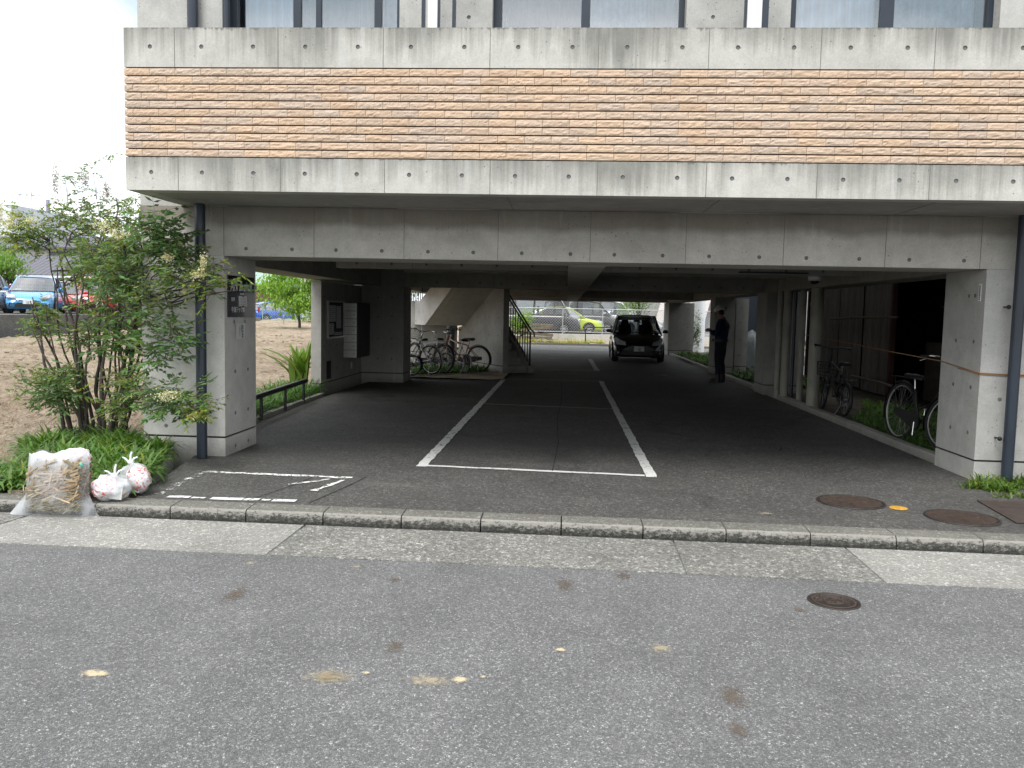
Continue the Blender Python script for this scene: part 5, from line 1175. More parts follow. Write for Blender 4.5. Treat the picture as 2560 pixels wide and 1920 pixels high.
def small_bag(label, loc, rz, rad, seed, neck, pd=1):
    b_ = thing('rubbish_bag', label, 'rubbish bag', loc, rz, 'small knotted rubbish bags')
    mb = MB(); mb.blob((0, 0, rad[2]*.92), rad, 4, .22, 2.0, 0, None, seed); fl = mb
    fl.v = [(x, y, max(z, .004)) for x, y, z in fl.v]
    fl.build('film', M['bag2'], b_)
    mb = MB(); mb.blob((-rad[0]*.30*pd, -.01, rad[2]*.95), (rad[0]*.74, rad[1]*.93, rad[2]*.88), 3, .3, 3, 0, None, seed+4); mb.v = [(x, y, max(z, .008)) for x, y, z in mb.v]; mb.build('printed_wrapper', M['print'], b_)
    mb = MB(); mb.obox((rad[0]*.25, -rad[1]*.55, rad[2]*.75), (rad[0]*.9, .02, rad[2]*1.0), Matrix.Rotation(R(8), 3, 'Y')); mb.obox((rad[0]*.62, -rad[1]*.3, rad[2]*.6), (rad[0]*.3, .05, rad[2]*.3), Matrix.Rotation(R(30), 3, 'Y'), 1); mb.build('contents', [M['paper'], plain('brown paper scrap', (.35, .22, .08), .8)], b_)
    mb = MB(); tp = Vector(neck)
    for (a, b2, r_) in (((-.02, 0, .0), (-.075, 0, .035), .008), ((0, 0, 0), (.012, 0, .085), .010), ((.01, 0, 0), (.065, 0, .045), .009)):
        a, b2 = Vector(a)+tp, Vector(b2)+tp; mb.tube([a, a.lerp(b2, .5)+Vector((0, -.01, .012)), b2], [r_, r_*.9, r_*.7], 6)
    mb.blob(tp, (.028, .024, .022), 2, .3, 4, 0, None, seed); mb.build('knot', M['white'], b_)
    return b_
small_bag('small knotted white bag with red printed wrappers, lower one at the kerb edge', (-3.53, 6.36, -.0), R(8), (.145, .11, .11), 3, (.03, -.02, .205))
small_bag('small knotted white bag with standing ties, upper one behind its neighbour', (-3.47, 6.60, .005), R(-10), (.125, .10, .13), 8, (-.02, -.02, .262), -1)
tag(MB().tube([(-3.72, 6.42, .16), (-3.63, 6.40, .15), (-3.55, 6.41, .14)], .003, 5).build('dry_stalk', M['straw']), 'yellow dry stalk lying between the large bag and the small bags', 'stalk')

# ================================================================ COVERS IN THE PAVING
def manhole(name, label, x, y, r, z, pattern, cat='manhole cover', cap=None):
    t = thing(name, label, cat, (x, y, z)); mb = MB(); mb.lathe([(r, -.002), (r, .006), (r*.93, .007), (r*.925, .003), (0, .003)], seg=48); mb.build('frame', M['ironrim'], t)
    mb = MB(); n_ = 0
    if pattern == 'grid':
        s_ = .019
        k = int(r/s_)
        for i in range(-k, k+1):
            for j in range(-k, k+1):
                a = Vector(((i+j)*s_*.7, (i-j)*s_*.7))
                if a.length < r*.89: mb.obox((a.x, a.y, .006), (s_*.55, s_*.55, .006), Matrix.Rotation(R(45), 3, 'Z'), taper=.7)
        for a in (-1, 1): mb.box(a*r*.45-.02, a*r*.45+.02, -.012, .012, .004, .011)
    else:
        for k in range(34):
            a, q_ = rnd(0, 6.28), r*.84*math.sqrt(random.random()); mb.obox((q_*math.cos(a), q_*math.sin(a), .006), (rnd(.012, .035), rnd(.006, .012), .006), Matrix.Rotation(rnd(0, 3), 3, 'Z'), taper=.8)
        mb.torus((0, 0, .004), (0, 0, 1), r*.80, .005, 40, 6); mb.torus((0, 0, .004), (0, 0, 1), r*.35, .004, 30, 6)
    mb.build('lid', M['iron'], t); return t
manhole('manhole_cover', 'rusty round manhole cover left of the yellow marker', 2.44, 7.24, .275, .002, 'grid')
manhole('manhole_cover', 'dark round manhole cover right of the yellow marker', 3.15, 6.79, .275, .002, 'grid')
manhole('valve_cover', 'small round iron valve cover in the road surface', 1.597, 4.93, .148, -.10, 'relief', 'valve cover')
mb = MB(); mb.lathe([(.072, 0), (.072, .004), (.066, .006), (0, .007)], seg=24); tag(mb.build('yellow_marker', M['yellow'], loc=(2.766, 7.063, .002)), 'small worn yellow disc between the two manhole covers', 'marker')
mb = MB(); mb.prism([(3.58, 7.47, .002), (3.50, 6.66, .002), (4.6, 6.72, .002), (4.7, 7.5, .002)], (0, 0, .008)); mb.prism([(3.64, 7.20, .010), (3.63, 7.19, .010), (4.65, 7.2, .010), (4.65, 7.21, .010)], (0, 0, .002), 1); tag(mb.build('cover_plate', [plain('brown steel plate', (.07, .05, .042), .75, .2, nz=.4, sc=10), M['joint']], bevel=.003), 'brown steel cover plate at the right edge of the forecourt', 'cover plate')
mb = MB()
for k in range(9): mb.box(2.33+.036*k, 2.33+.036*k+.02, 22.08, 22.22, .003, .008)
tag(mb.build('drain_grate', M['silver']), 'small steel drain grate in the floor before the black car', 'drain grate')

# ================================================================ SIGNS, LETTERBOXES, FITTINGS
MX = Matrix(((0, 0, 1, 0), (1, 0, 0, 0), (0, 1, 0, 0), (0, 0, 0, 1)))           # text XY -> plane facing +X (reads along +Y)
def wall_text(s, y, z, size, x, sx=1.0, shear=0, ext=.001):
    return text_mb(s, size, 0, ext, shear, sx).mat_all(Matrix.Translation((x, y, z)) @ MX)
sg = thing('building_sign', 'black building name board on the inner face of the left pillar', 'sign', (-3.47, 8.87, 1.64))
mb = MB(); mb.box(-3.474, -3.462, 8.52, 9.24, 1.43, 1.86); mb.build('board', M['blackglass'], sg, world=True, bevel=.002)
tx = wall_text('Ark Brain', 8.575, 1.705, .155, -3.4612, .82, .35); tx.add(*(lambda t_: (t_.v, t_.f))(wall_text('III', 9.10, 1.70, .135, -3.4612, .75)))
tx.add(*(lambda t_: (t_.v, t_.f))(wall_text('中部テック㈱', 8.60, 1.485, .064, -3.4612, .95))); tx.add(*(lambda t_: (t_.v, t_.f))(wall_text('管 理', 8.60, 1.60, .042, -3.4612, .9))); tx.add(*(lambda t_: (t_.v, t_.f))(wall_text('Ark Brain III', 8.83, 1.668, .024, -3.4612, .9)))
tx.build('lettering', M['letter'], sg, world=True)
mb = MB(); mb.box(-3.462, -3.457, 8.80, 9.02, 1.545, 1.652, 0); pn = mb.build('paper_notice', M['paper'], sg, world=True)
mb = MB()
for k in range(5): mb.box(-3.457, -3.4565, 8.83, 8.99-.02*(k % 2), 1.63-.017*k, 1.633-.017*k)
mb.box(-3.457, -3.4555, 8.89, 8.93, 1.642, 1.652); mb.box(-3.457, -3.4555, 8.89, 8.93, 1.545, 1.553); mb.build('notice_print', M['black'], pn, world=True)
nt_ = thing('paper_notice', 'white paper notice taped to the left pillar below the black name board', 'notice', (-3.475, 8.85, 1.28))
mb = MB(); vs = []
for j in range(7):
    for i in range(7): y = 8.72+.27*i/6; z = 1.20+.165*j/6; vs.append((-3.472+.006*abs(noise.noise(Vector((y*12, z*12, 0))))+.004*(i in (0, 6)), y, z))
mb.add(vs, [(j*7+i, j*7+i+1, j*7+i+8, j*7+i+7) for j in range(6) for i in range(6)], 0, True); mb.build('sheet', M['paper'], nt_, world=True)
mb = MB()
for k, (z, h_) in enumerate(((1.335, .02), (1.31, .018), (1.278, .02), (1.25, .02), (1.222, .022))): mb.box(-3.4625, -3.462, 8.895, 8.918, z-h_/2, z+h_/2)
mb.box(-3.4625, -3.462, 8.865, 8.875, 1.28, 1.35); mb.box(-3.4625, -3.462, 8.825, 8.829, 1.22, 1.33); mb.box(-3.4625, -3.462, 8.81, 8.812, 1.24, 1.33); mb.build('notice_print', plain('grey ink', (.12, .12, .13), .9), nt_, world=True)
mb = MB()
for y in (8.70, 9.0): mb.box(-3.4735, -3.4725, y-.015, y+.012, 1.365, 1.40)
mb.build('tape', plain('dull tape', (.10, .10, .09), .6), nt_, world=True)
ps = thing('pillar_plate', 'narrow white-framed plate high on the inner face of the right pillar', 'sign', (3.999, 8.55, 1.83))
mb = MB(); mb.box(3.992, 3.999, 8.525, 8.575, 1.745, 1.915); mb.build('frame', M['white'], ps, world=True)
mb = MB()
for k in range(8): mb.box(3.991, 3.992, 8.54, 8.56, 1.757+.018*k, 1.770+.018*k)
mb.build('lettering', M['black'], ps, world=True)
# letterboxes
lb = thing('letterboxes', 'bank of seven stacked steel letterboxes on the inner left wall', 'letterbox', (-4.20, 16.9, .58))
mb = MB(); mb.box(-4.349, -4.08, 16.35, 17.45, .585, 1.665); mb.build('case', M['black'], lb, world=True)
for k in range(7):
    z = .592+.1525*k; mb = MB(); mb.box(-4.34, -4.083, 16.338, 16.349, z, z+.146); bx = mb.build('letterbox', M['boxsteel'], lb, world=True, bevel=.002)
    mb = MB(); mb.cyl((-4.135, 16.330, z+.075), (-4.135, 16.338, z+.075), .009, 10); mb.cyl((-4.285, 16.330, z+.075), (-4.285, 16.338, z+.075), .006, 8); mb.build('lock', M['black'], bx, world=True)
    mb = MB(); mb.box(-4.079, -4.074, 16.39, 16.88, z, z+.146); mb.box(-4.079, -4.074, 16.90, 17.40, z, z+.146); mb.build('door', M['black'], bx, world=True, bevel=.002)
nb = thing('notice_board', 'glazed steel notice board beside the letterboxes', 'notice board', (-4.34, 15.75, 1.3))
mb = MB(); mb.box(-4.349, -4.335, 15.22, 16.28, 1.02, 1.66); mb.build('back_board', plain('dark felt', (.05, .05, .05), .95), nb, world=True)
mb = MB(); mb.box(-4.349, -4.31, 15.19, 15.22, .99, 1.69); mb.box(-4.349, -4.31, 16.28, 16.31, .99, 1.69); mb.box(-4.349, -4.31, 15.22, 16.28, 1.66, 1.69); mb.box(-4.349, -4.31, 15.22, 16.28, .99, 1.02); mb.build('frame', M['silver'], nb, world=True)
for (y0, y1, z0, z1) in ((15.28, 15.74, 1.30, 1.60), (15.80, 16.12, 1.17, 1.59), (15.28, 15.62, 1.06, 1.27), (15.66, 16.2, 1.045, 1.10)):
    mb = MB(); mb.box(-4.334, -4.331, y0, y1, z0, z1); p_ = mb.build('poster', M['paper'], nb, world=True)
    mb = MB()
    for k in range(int((z1-z0)/.035)): mb.box(-4.331, -4.3305, y0+.03, y1-.04-.05*(k % 3), z1-.03-.035*k, z1-.022-.035*k)
    mb.build('poster_print', plain('faded ink', (.2, .2, .22), .9), p_, world=True)
mb = MB(); mb.box(-4.35, -4.33, 16.95, 17.03, .33, .46); tag(mb.build('socket_box', M['silver'], bevel=.004), 'small steel socket box low on the wall under the letterboxes', 'socket')
# security camera
cc = thing('security_camera', 'white dome camera under the ceiling by the thick beige pipe', 'camera', (3.42, 12.1, 2.13)); Mf = Matrix.Rotation(R(180), 3, 'X')
mb = MB(); mb.lathe([(0, 0), (.085, 0), (.09, .02), (.08, .06), (.06, .065)], seg=24, M=Mf); mb.build('housing', M['white'], cc); mb = MB(); mb.lathe([(.06, .065), (.055, .09), (.03, .108), (0, .112)], seg=24, M=Mf); mb.build('dome', M['blackglass'], cc)
mb = MB(); mb.box(2.35, 3.3, 12.0-.03, 12.0-.002, 2.15, 2.17); tag(mb.build('cable_duct', M['black']), 'thin black cable duct running along the beam to the dome camera', 'cable duct')
# wheel-stop rail and hoop barrier
rl = thing('guard_rail', 'low black tube rail along the left planting strip', 'rail', (-4.1, 12, .05)); mb = MB(); mb.tube([(-3.98, 9.7, .36), (-4.22, 13.55, .36)], .038, 14); mb.build('rail', M['black'], rl, world=True)
for y in (9.9, 11.1, 12.3, 13.4): mb = MB(); mb.cyl((-3.98-.24*(y-9.7)/3.85, y, .02), (-3.98-.24*(y-9.7)/3.85, y, .35), .022, 10); mb.build('post', M['black'], rl, world=True)
hp = MB(); hp.tube([(.95, 42.0, .05), (.95, 42.0, .78), (1.05, 42.0, .88), (1.2, 42.0, .9), (2.9, 42.0, .9), (3.0, 42, .85), (3.05, 42, .75), (3.05, 42, .05)], .028, 10); tag(hp.build('hoop_barrier', M['black']), 'bent steel hoop barrier behind the black car', 'barrier')
# rope round the right pillar
mb = MB(); mb.tube([(4.35, 15.85, 1.25), (4.30, 15.0, 1.23), (4.2, 13.2, 1.20), (4.02, 11.0, 1.16), (3.992, 9.3, 1.12), (3.992, 8.9, 1.085), (3.993, 8.442, 1.052), (4.2, 8.443, 1.045), (6.0, 8.443, 1.03)], .006, 6); mb.tube([(3.992, 8.9, 1.070), (3.994, 8.441, 1.040), (4.2, 8.442, 1.032), (6.0, 8.443, 1.015)], .005, 6); tag(mb.build('rope', M['rope']), 'thin orange rope tied round the right pillar and strung past the bicycles', 'rope')
# small post with a pale tag and other odds in the bicycle bed
mb = MB(); mb.cyl((-3.05, 22.3, 0), (-3.05, 22.3, 1.15), .11, 16); tag(mb.build('grey_post', plain('dark grey post', (.09, .095, .10), .6)), 'dark grey round post behind the silver bicycle', 'post')
mb = MB(); mb.cyl((-3.6, 26.0, 0), (-3.6, 26.0, 2.5), .03, 10); tag(mb.build('steel_pole', M['black']), 'thin black pole behind the bicycles', 'pole')

# ================================================================ RIGHT NEIGHBOUR
ns = thing('neighbour_shed', 'dark shed of rusty corrugated sheets along the right side of the car park', 'shed', (6.3, 17, 0))
for i, (y0, y1) in enumerate(((16.75, 18.25), (18.35, 19.85), (19.9, 22.2))):
    mb = MB(); n_ = int((y1-y0)/.038); vs = []
    for k in range(n_+1): yy = y0+(y1-y0)*k/n_; xx = 6.22+.009*math.sin(k*math.pi/1.0*.9); vs += [(xx, yy, .08+.02*i), (xx, yy, 3.0)]
    mb.add(vs, [(2*k, 2*k+1, 2*k+3, 2*k+2) for k in range(n_)], 0, True); mb.build('sheet_panel', M['corr'], ns, world=True)
rbp = plain('red-brown post', (.075, .035, .025), .9, nz=.3)
for yy in (16.60, 22.25): mb = MB(); mb.box(6.17, 6.26, yy, yy+.1, 0, 3.0); mb.build('post', rbp, ns, world=True)
mb = MB(); mb.box(6.2, 6.3, 7.8, 16.6, 2.35, 3.0); mb.box(6.28, 12, 22.3, 22.4, -.4, 3.0); mb.box(9.0, 9.1, 7.8, 22.3, -.4, 3.0); mb.box(6.3, 9.0, 7.8, 7.9, -.4, 3.0); mb.box(6.3, 9.0, 7.9, 22.3, -.4, .02); mb.build('wall', plain('near-black boards', (.025, .022, .02), .95, nz=.5), ns, world=True)  # shed walls and floor in one near-black colour
mb = MB(); mb.box(5.45, 9.2, 7.6, 22.5, 3.0, 3.12); mb.build('roof', M['corr'], ns, world=True)  # unseen eave lengthened to cut the daylight on the strip beside the building
mb = MB(); mb.box(6.75, 6.78, 13.0, 16.4, .05, 1.15); mb.box(7.2, 7.25, 9.5, 13.6, .0, 1.0); mb.build('inner_boards', plain('old boards', (.045, .035, .028), .95, nz=.5), ns, world=True)
mb = MB(); mb.box(7.0, 7.02, 9.5, 16.5, 1.80, 1.83); mb.box(7.0, 7.1, 9.5, 16.5, 1.05, 1.08); mb.build('shelf', plain('grey shelf', (.10, .10, .10), .8), ns, world=True)
for i in range(6): mb = MB(); mb.blob((6.6+rnd(-.1, .4), 10.5+i*.9, .2), (.22, .28, .12), 2, .4, 2, seed=i); tag(mb.build('rubble_block', plain('rubble', (.10, .085, .07), 1, nz=.5)), ['grey stone block in the dark shed, far end', 'grey stone block in the dark shed, second from the far end', 'squat stone block in the dark shed behind the roadster', 'stone block in the middle of the dark shed', 'stone block in the dark shed beyond the middle', 'stone block in the dark shed nearest the red-brown post'][i], 'stone', 'stone blocks in the shed')
for lab, a, b_ in (('upper crooked bamboo pole fixed across the corrugated sheets', (6.10, 20.1, 1.55), (6.02, 15.9, 1.60)), ('lower crooked bamboo pole sticking out near the roadster bicycle', (6.05, 18.3, .36), (5.6, 14.6, .40))):
    mb = MB(); pts = branch(a, b_, .028, .024, mb, .015, 8)
    for p in pts[1:-1:2]: mb.torus(p, (0, 1, 0), .028, .006, 12, 5)
    tag(mb.build('bamboo_pole', plain('grey bamboo', (.12, .11, .09), .8, nz=.3)), lab, 'pole', 'bamboo poles on the shed')
nf = MB(); n_ = 60; vs = []
for k in range(n_+1): yy = 23.0+11.0*k/n_; vs += [(6.25+.02*(k % 2), yy, .05), (6.25+.02*(k % 2), yy, 3.4)]
nf.add(vs, [(2*k, 2*k+1, 2*k+3, 2*k+2) for k in range(n_)]); tag(nf.build('sheet_fence', M['corrblue']), 'tall dark blue corrugated fence beyond the worker', 'fence')
mb = MB()
vs = []; n_ = 26; zz = [.0, .25, .5, .75, .98, 1.08]
for j, z in enumerate(zz):
    for k in range(n_):
        a = 2*math.pi*k/n_; r_ = (.36, .34, .33, .31, .26, .05)[j]*(1+.09*math.sin(a*7+z*1.5)+.05*noise.noise(Vector((a*2, z*2, 0)))); vs.append((5.35+r_*.8*math.cos(a), 24.8+r_*1.9*math.sin(a), .05+z+.06*math.sin(a)*(j > 3)))
mb.add(vs, [(j*n_+k, j*n_+(k+1) % n_, (j+1)*n_+(k+1) % n_, (j+1)*n_+k) for j in range(5) for k in range(n_)], 0, True); mb.add(vs[-n_:], [tuple(range(n_))]); tag(mb.build('covered_motorbike', plain('silver grey cover sheet', (.22, .25, .27), .6, nz=.3)), 'motorbike under a draped grey cover beyond the worker', 'motorbike')
mb = MB(); mb.lathe([(.26, 0), (.26, 2.6), (.2, 2.75), (0, 2.8)], (5.52, 36.0, .05), seg=24); tag(mb.build('white_tank', M['white']), 'tall white cylinder tank between the far right pillars', 'tank')

# ================================================================ FENCES AND WALLS
def chain_fence(name, label, a, b_, z0, z1, m, posts=2.05, cell=.075, wr_=.0045, pr=.03, rail=True):
    t = thing(name, label, 'fence', ((a[0]+b_[0])/2, (a[1]+b_[1])/2, z0)); a, b_ = Vector(a), Vector(b_); L_ = (b_-a).length; d_ = (b_-a)/L_; P = lambda u, z: (a.x+d_.x*u, a.y+d_.y*u, z)
    mb = MB(); H_ = z1-z0; k = -H_
    while k < L_:
        for sg in (1, -1):
            u0, v0, u1, v1 = (k, 0, k+H_, H_) if sg > 0 else (k+H_, 0, k, H_)
            lo, hi = 0, 1
            f = lambda q_: u0+(u1-u0)*q_
            q0, q1 = 0.0, 1.0
            if f(0) < 0: q0 = (0-u0)/(u1-u0)
            if f(0) > L_: q0 = (L_-u0)/(u1-u0)
            if f(1) > L_: q1 = (L_-u0)/(u1-u0)
            if f(1) < 0: q1 = (0-u0)/(u1-u0)
            if q1 > q0: mb.tube([P(f(q0), z0+H_*q0), P(f(q1), z0+H_*q1)], wr_, 3, cap=False)
        k += cell*1.414
    mb.build('mesh', m, t, world=True); u = 0
    while u <= L_+.01:
        mb = MB(); mb.cyl(P(u, z0-.2), P(u, z1+.02), pr, 10); mb.build('post', m, t, world=True); u += posts
    if rail: mb = MB(); mb.tube([P(0, z1), P(L_, z1)], .02, 8); mb.tube([P(0, z0), P(L_, z0)], .015, 8); mb.build('rail', m, t, world=True)
    return t
chain_fence('wire_fence', 'galvanised diamond-mesh fence on the low wall behind the car park', (-4.3, 44.1), (8.0, 44.1), .60, 1.80, M['steel'], 2.05, .10, .006)
mb = MB()
for i in range(11): mb.box(-6+1.4*i+.004, -6+1.4*(i+1)-.004, 44.0, 44.2, -.1, .50)
tag(mb.build('low_wall', M['wallc'], bevel=.01), 'low concrete wall carrying the wire fence behind the car park', 'wall')
bw_ = thing('block_wall', 'low grey concrete-block wall bordering the bare lot on the left', 'wall', (-18.9, 38, .3)); mb = MB(); a, b_ = Vector((-20.2, 24.5)), Vector((-18.0, 49.1)); L_ = (b_-a).length; d_ = (b_-a)/L_
for j in range(5):
    u = -.2*(j % 2)
    while u < L_:
        u0, u1 = max(0, u)+.004, min(L_, u+.4)-.004; z = .0+.19*j; tt = rnd(.85, 1.1)
        if u1 > u0: mb.prism([(a.x+d_.x*u0, a.y+d_.y*u0, z), (a.x+d_.x*u1, a.y+d_.y*u1, z), (a.x+d_.x*u1-.15, a.y+d_.y*u1, z), (a.x+d_.x*u0-.15, a.y+d_.y*u0, z)], (0, 0, .184), 0, (tt, tt, tt))
        u += .4
mb.build('blocks', plain('concrete block', (.27, .265, .25), .95, nz=.3, sc=2, tint=True), bw_, world=True)
mb = MB(); mb.prism([(a.x, a.y, -.2), (b_.x, b_.y, -.2), (b_.x-.02, b_.y, -.2), (a.x-.02, a.y, -.2)], (0, 0, 1.1)); mb.v = [(x-.06, y, z) for x, y, z in mb.v]; mb.build('mortar', M['seam'], bw_, world=True)
mf = thing('mesh_fence', 'thin dark steel mesh fence on the block wall before the blue and red cars', 'fence', (-19, 36, .95)); mb = MB()
u = 0
while u < L_: mb.tube([(a.x+d_.x*u-.08, a.y+d_.y*u, .95), (a.x+d_.x*u-.08, a.y+d_.y*u, 2.22)], .0022, 3, cap=False); u += .10
for k in range(11): z = .98+.12*k; mb.tube([(a.x-.08, a.y, z), (b_.x-.08, b_.y, z)], .002, 3, cap=False)
mb.build('mesh', M['black'], mf, world=True); u = 4.1
while u < L_: mb = MB(); mb.cyl((a.x+d_.x*u-.08, a.y+d_.y*u, .9), (a.x+d_.x*u-.08, a.y+d_.y*u, 2.26), .025, 8); mb.build('post', M['black'], mf, world=True); u += 2.0 if u > 5 else 3.0
chain_fence('wire_fence', 'pale green diamond-mesh fence at the far corner of the bare lot', (-18.0, 49.4), (-5.0, 49.4), .75, 1.55, plain('pale green wire', (.30, .42, .36), .6), 2.0, .11, .006)
wf = MB()
for i in range(34): wf.box(-31+.30*i, -31+.30*i+.24, 67, 67.04, .4, 2.75+.05*(i % 2))
wf.box(-31, -21, 67.05, 67.1, 1.0, 1.1); wf.box(-31, -21, 67.05, 67.1, 2.0, 2.1); tag(wf.build('board_fence', plain('red-brown boards', (.16, .09, .06), .9, nz=.3)), 'brown board fence behind the royal blue hatchback', 'fence')
mb = MB(); mb.box(-21.8, -10, 66.4, 66.6, .3, 1.95); mb.box(-21.8, -10, 66.38, 66.62, 1.95, 2.1, 1)
for i in range(6): mb.box(-21.7+1.8*i, -21.6+1.8*i, 66.36, 66.4, .3, 1.95, 1)
tag(mb.build('panel_wall', [plain('white panel', (.62, .60, .55), .8), M['seam']]), 'white panel wall behind the feathery tree', 'wall')
mb = MB(); mb.box(-8.0, -5.2, 31.0, 31.15, .0, 1.75); 
for k in range(6): mb.box(-8.0, -5.2, 30.995, 31.0, .28*k, .28*k+.012, 1)
tag(mb.build('panel_wall', [plain('pale block wall', (.48, .47, .44), .9), M['seam']]), 'pale block wall glimpsed behind the bicycles', 'wall')
lp = MB(); lp.cyl((-15.05, 44.46, .5), (-15.05, 44.46, 3.1), .035, 8); lp.obox((-15.05, 44.4, 3.3), (.22, .25, .38), taper=.8); tag(lp.build('lamp_post', M['steel']), 'slim grey post with a lamp head before the feathery tree', 'lamp post')
# timber stack behind the stairs
for i, (x, y, z, ln, a, lab) in enumerate(((-1.75, 42.6, .30, 2.1, 0, 'lowest weathered board of the stack by the low wall'), (-1.7, 42.6, .50, 2.1, 3, 'middle weathered board of the stack by the low wall'), (-1.9, 42.5, .72, 2.4, -6, 'tilted board near the top of the stack by the low wall'), (-1.8, 42.7, .95, 2.3, 2, 'top weathered board of the stack by the low wall'))):
    tag(MB().obox((0, 0, 0), (ln, .5, .13), Matrix.Rotation(R(a), 3, 'Y')).build('timber_board', M['wood'], loc=(x, y, z), bevel=.01), lab, 'board', 'stacked weathered boards')
for i, (x, y, a) in enumerate(((-.3, 42.2, 10), (.6, 42.4, -8))): tag(MB().obox((0, 0, 0), (1.8, .12, .04), Matrix.Rotation(R(a), 3, 'Z')).build('plank', plain('bleached plank', (.5, .42, .32), .9), loc=(x, y, .19)), ('bleached plank lying on the dry verge nearer the boards', 'bleached plank lying on the dry verge nearer the hoop barrier')[i], 'plank', 'planks on the verge')

mb = MB()
for y_, z_, r_ in ((-1.0, 7.35, .012), (-1.0, 7.15, .022), (-1.2, 6.95, .010)): mb.tube([(-14+2*k, y_, z_-.25*math.sin(math.pi*k/14)) for k in range(15)], r_, 5)
tag(mb.build('street_cable', M['black']), 'overhead cables along the street, seen only as reflections in the upper windows', 'cable')

# ================================================================ BACKGROUND BUILDINGS
def house(name, label, x0, x1, y0, y1, z0, z1, wall, wins=(), roof=None, rz_=0, cat='building', face='f'):
    t = thing(name, label, cat, ((x0+x1)/2, y0, z0)); mb = MB(); mb.box(x0, x1, y0, y1, z0, z1); mb.build('wall', wall, t, world=True)
    for (a, b2, c, e) in wins:
        mb = MB(); mb.box(a-.06, b2+.06, y0-.05, y0-.003, c-.06, c); mb.box(a-.06, b2+.06, y0-.05, y0-.003, e, e+.06); mb.box(a-.06, a, y0-.05, y0-.003, c, e); mb.box(b2, b2+.06, y0-.05, y0-.003, c, e); mb.box((a+b2)/2-.03, (a+b2)/2+.03, y0-.045, y0-.003, c, e); wn_ = mb.build('window', M['navy'], t, world=True)
        mb = MB(); mb.box(a, b2, y0-.02, y0-.003, c, e); mb.build('pane', M['blackglass'], wn_, world=True)
    if roof:
        rm, rh, ov = roof; mb = MB(); ym = (y0+y1)/2
        mb.prism([(x0-ov, y0-ov, z1), (x0-ov, y1+ov, z1), (x0-ov, y1+ov, z1+.12), (x0-ov, ym, z1+rh), (x0-ov, y0-ov, z1+.12)], (x1-x0+2*ov, 0, 0)); mb.build('roof', rm, t, world=True)
    return t
lav = plain('pale grey render', (.66, .68, .73), .9, nz=.06); cream = plain('cream siding', (.60, .57, .50), .9, nz=.06)
def rooftile(nm, col):
    q = NM(nm); P = q.pos(); wv = q.node('ShaderNodeTexWave', {'Vector': P, 'Scale': 1.05}, bands_direction='X').outputs[1]; w2 = q.node('ShaderNodeTexWave', {'Vector': P, 'Scale': 1.3}, bands_direction='Y', wave_profile='SAW').outputs[1]
    q.set(Base_Color=q.mix(1.0, q.mix(wv, tuple(c*.7 for c in col), col), q.ramp(w2, [(0, .7), (1, 1.0)]), 'MULTIPLY'), Roughness=.6); q.bump(q.math('ADD', wv, w2), .9, .05); return q.m
rt = rooftile('grey roof tile', (.14, .14, .17)); gt = rooftile('pale green roof sheet', (.38, .52, .46))
house('grey_house', 'pale grey box-shaped house with one dark window at the far left', -52, -38.8, 57.5, 68, .5, 8.3, lav, [(-41.6, -40.0, 4.3, 5.6)])
house('cream_house', 'cream house with a dark window behind the tiled roof at the left', -38.5, -27, 52.0, 58, .5, 4.9, cream, [(-32.6, -31.0, 3.7, 4.7)], (rt, 1.0, .4))
house('tiled_shed', 'low building with a grey tiled roof and dark eaves behind the left cars', -33.5, -23.0, 42.6, 47.5, .6, 2.85, plain('dark timber wall', (.05, .04, .035), .9), (), (rt, 1.25, .5))
house('far_house', 'pale house with a light green sheet roof seen over the blue hatchback', -40, -25.2, 72, 79, .4, 3.4, plain('dark brown boards', (.10, .08, .07), .9), (), (gt, 1.5, .4))  # walls in a dark brown tone below the green roof
house('far_house', 'pale grey house rising behind the green sheet roof', -44, -22, 92, 99, .4, 8.8, plain('warm grey wall', (.52, .48, .47), .9), [(-33, -31.2, 5.9, 7.2)])
house('rear_building', 'long white building across the lot behind the black car', -9, 3.6, 66, 74, .4, 5.5, plain('white render', (.66, .66, .66), .9), [(-6, -4, 1.2, 2.4), (-1, 1, 1.2, 2.4)])
house('rear_building', 'grey building with a lattice-block screen behind the right end of the fence', 3.6, 20, 62, 72, .4, 6.0, plain('mid grey render', (.30, .30, .30), .9))
tm = MB()
for i in range(6):
    for j in range(9): tm.box(7.1+.30*i, 7.1+.30*i+.19, 61.9, 62.0-.004, .6+.28*j, .6+.28*j+.17)
tm.box(6.9, 9.0, 61.96, 61.997, .4, 3.2, 1)
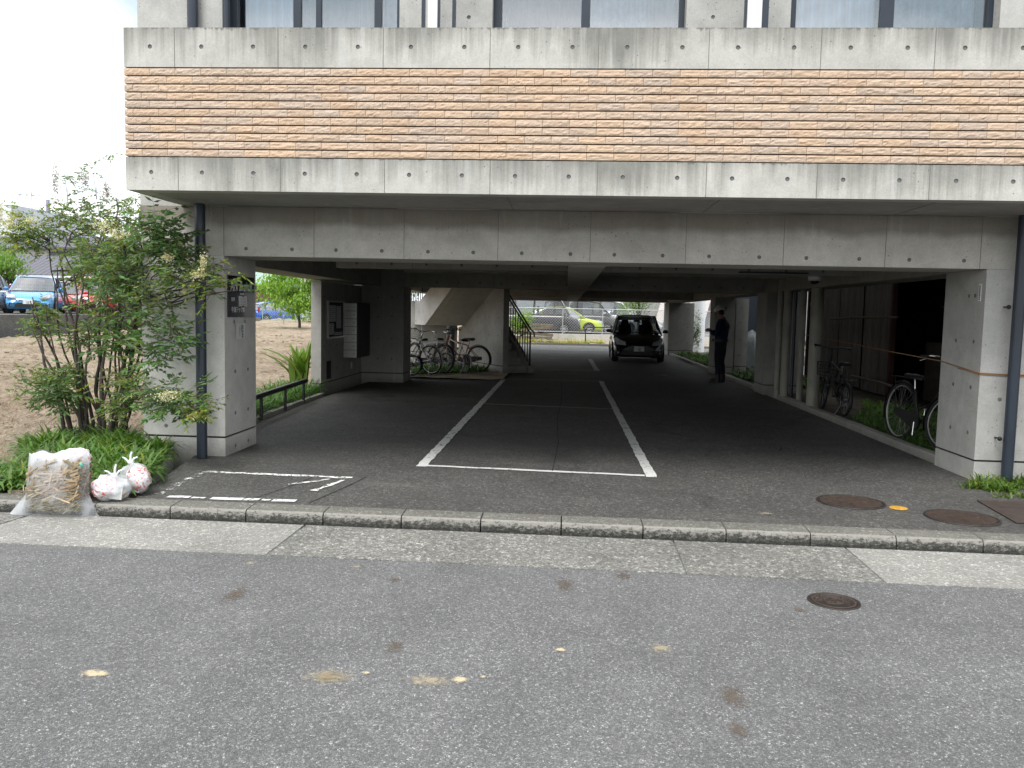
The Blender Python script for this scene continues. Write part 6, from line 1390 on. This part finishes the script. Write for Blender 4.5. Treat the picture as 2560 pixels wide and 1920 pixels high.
tag(tm.build('lattice_screen', [M['dark'], plain('pale screen block', (.55, .52, .5), .9)]), 'pale screen wall with rows of square openings right of the white vans', 'screen wall')
for k, (x0, lab) in enumerate(((6.2, 'slanting white buttress left of the lattice screen'), (9.1, 'slanting white buttress right of the lattice screen'))):
    mb = MB(); mb.prism([(x0, 61.4, .4), (x0+.55, 61.4, .4), (x0+1.25, 61.4, 3.4), (x0+.7, 61.4, 3.4)], (0, .45, 0)); tag(mb.build('buttress', plain('pinkish white render', (.68, .62, .60), .9)), lab, 'buttress', 'buttresses of the rear building')
mb = MB(); mb.cyl((-38.0, 58.6, 7.6), (-38.0, 58.6, 9.3), .03, 6); mb.tube([(-39.0, 58.6, 9.15), (-37.0, 58.6, 9.0)], .025, 5)
for k in range(5): mb.tube([(-38.9+.35*k, 58.2, 9.1), (-38.9+.35*k, 59.0, 9.1)], .015, 4)
mb.tube([(-39.1, 58.6, 9.55), (-38.8, 58.6, 9.15), (-39.1, 58.6, 8.8)], .025, 5); tag(mb.build('tv_antenna', M['steel']), 'thin television antenna on the grey house roof', 'antenna')
mb = MB(); mb.cyl((-43.0, 68.4, 0), (-43.0, 68.4, 10.0), .20, 10, r2=.16); tag(mb.build('utility_pole', plain('violet grey pole', (.25, .24, .30), .8)), 'utility pole rising behind the grey house', 'pole')
mb = MB()
for z, s_ in ((8.9, .3), (8.2, .2), (7.6, .25)): mb.tube([(-43.0+dx, 68.4, z-.35*math.sin(math.pi*dx/22)) for dx in range(0, 23, 2)], .025, 4)
tag(mb.build('overhead_cable', M['black']), 'thin overhead cables running right from the utility pole', 'cable')
cpo = thing('carport', 'white-framed carport between the blue car and the tiled roof', 'carport', (-26.5, 41.2, 1.1))
mb = MB(); mb.box(-29.5, -22.8, 40.2, 42.4, 2.75, 2.86); mb.build('roof', M['white'], cpo, world=True)
for x in (-28.8, -26.6, -24.6, -22.9): mb = MB(); mb.box(x, x+.12, 40.3, 40.42, 1.1, 2.75); mb.build('post', M['white'], cpo, world=True)
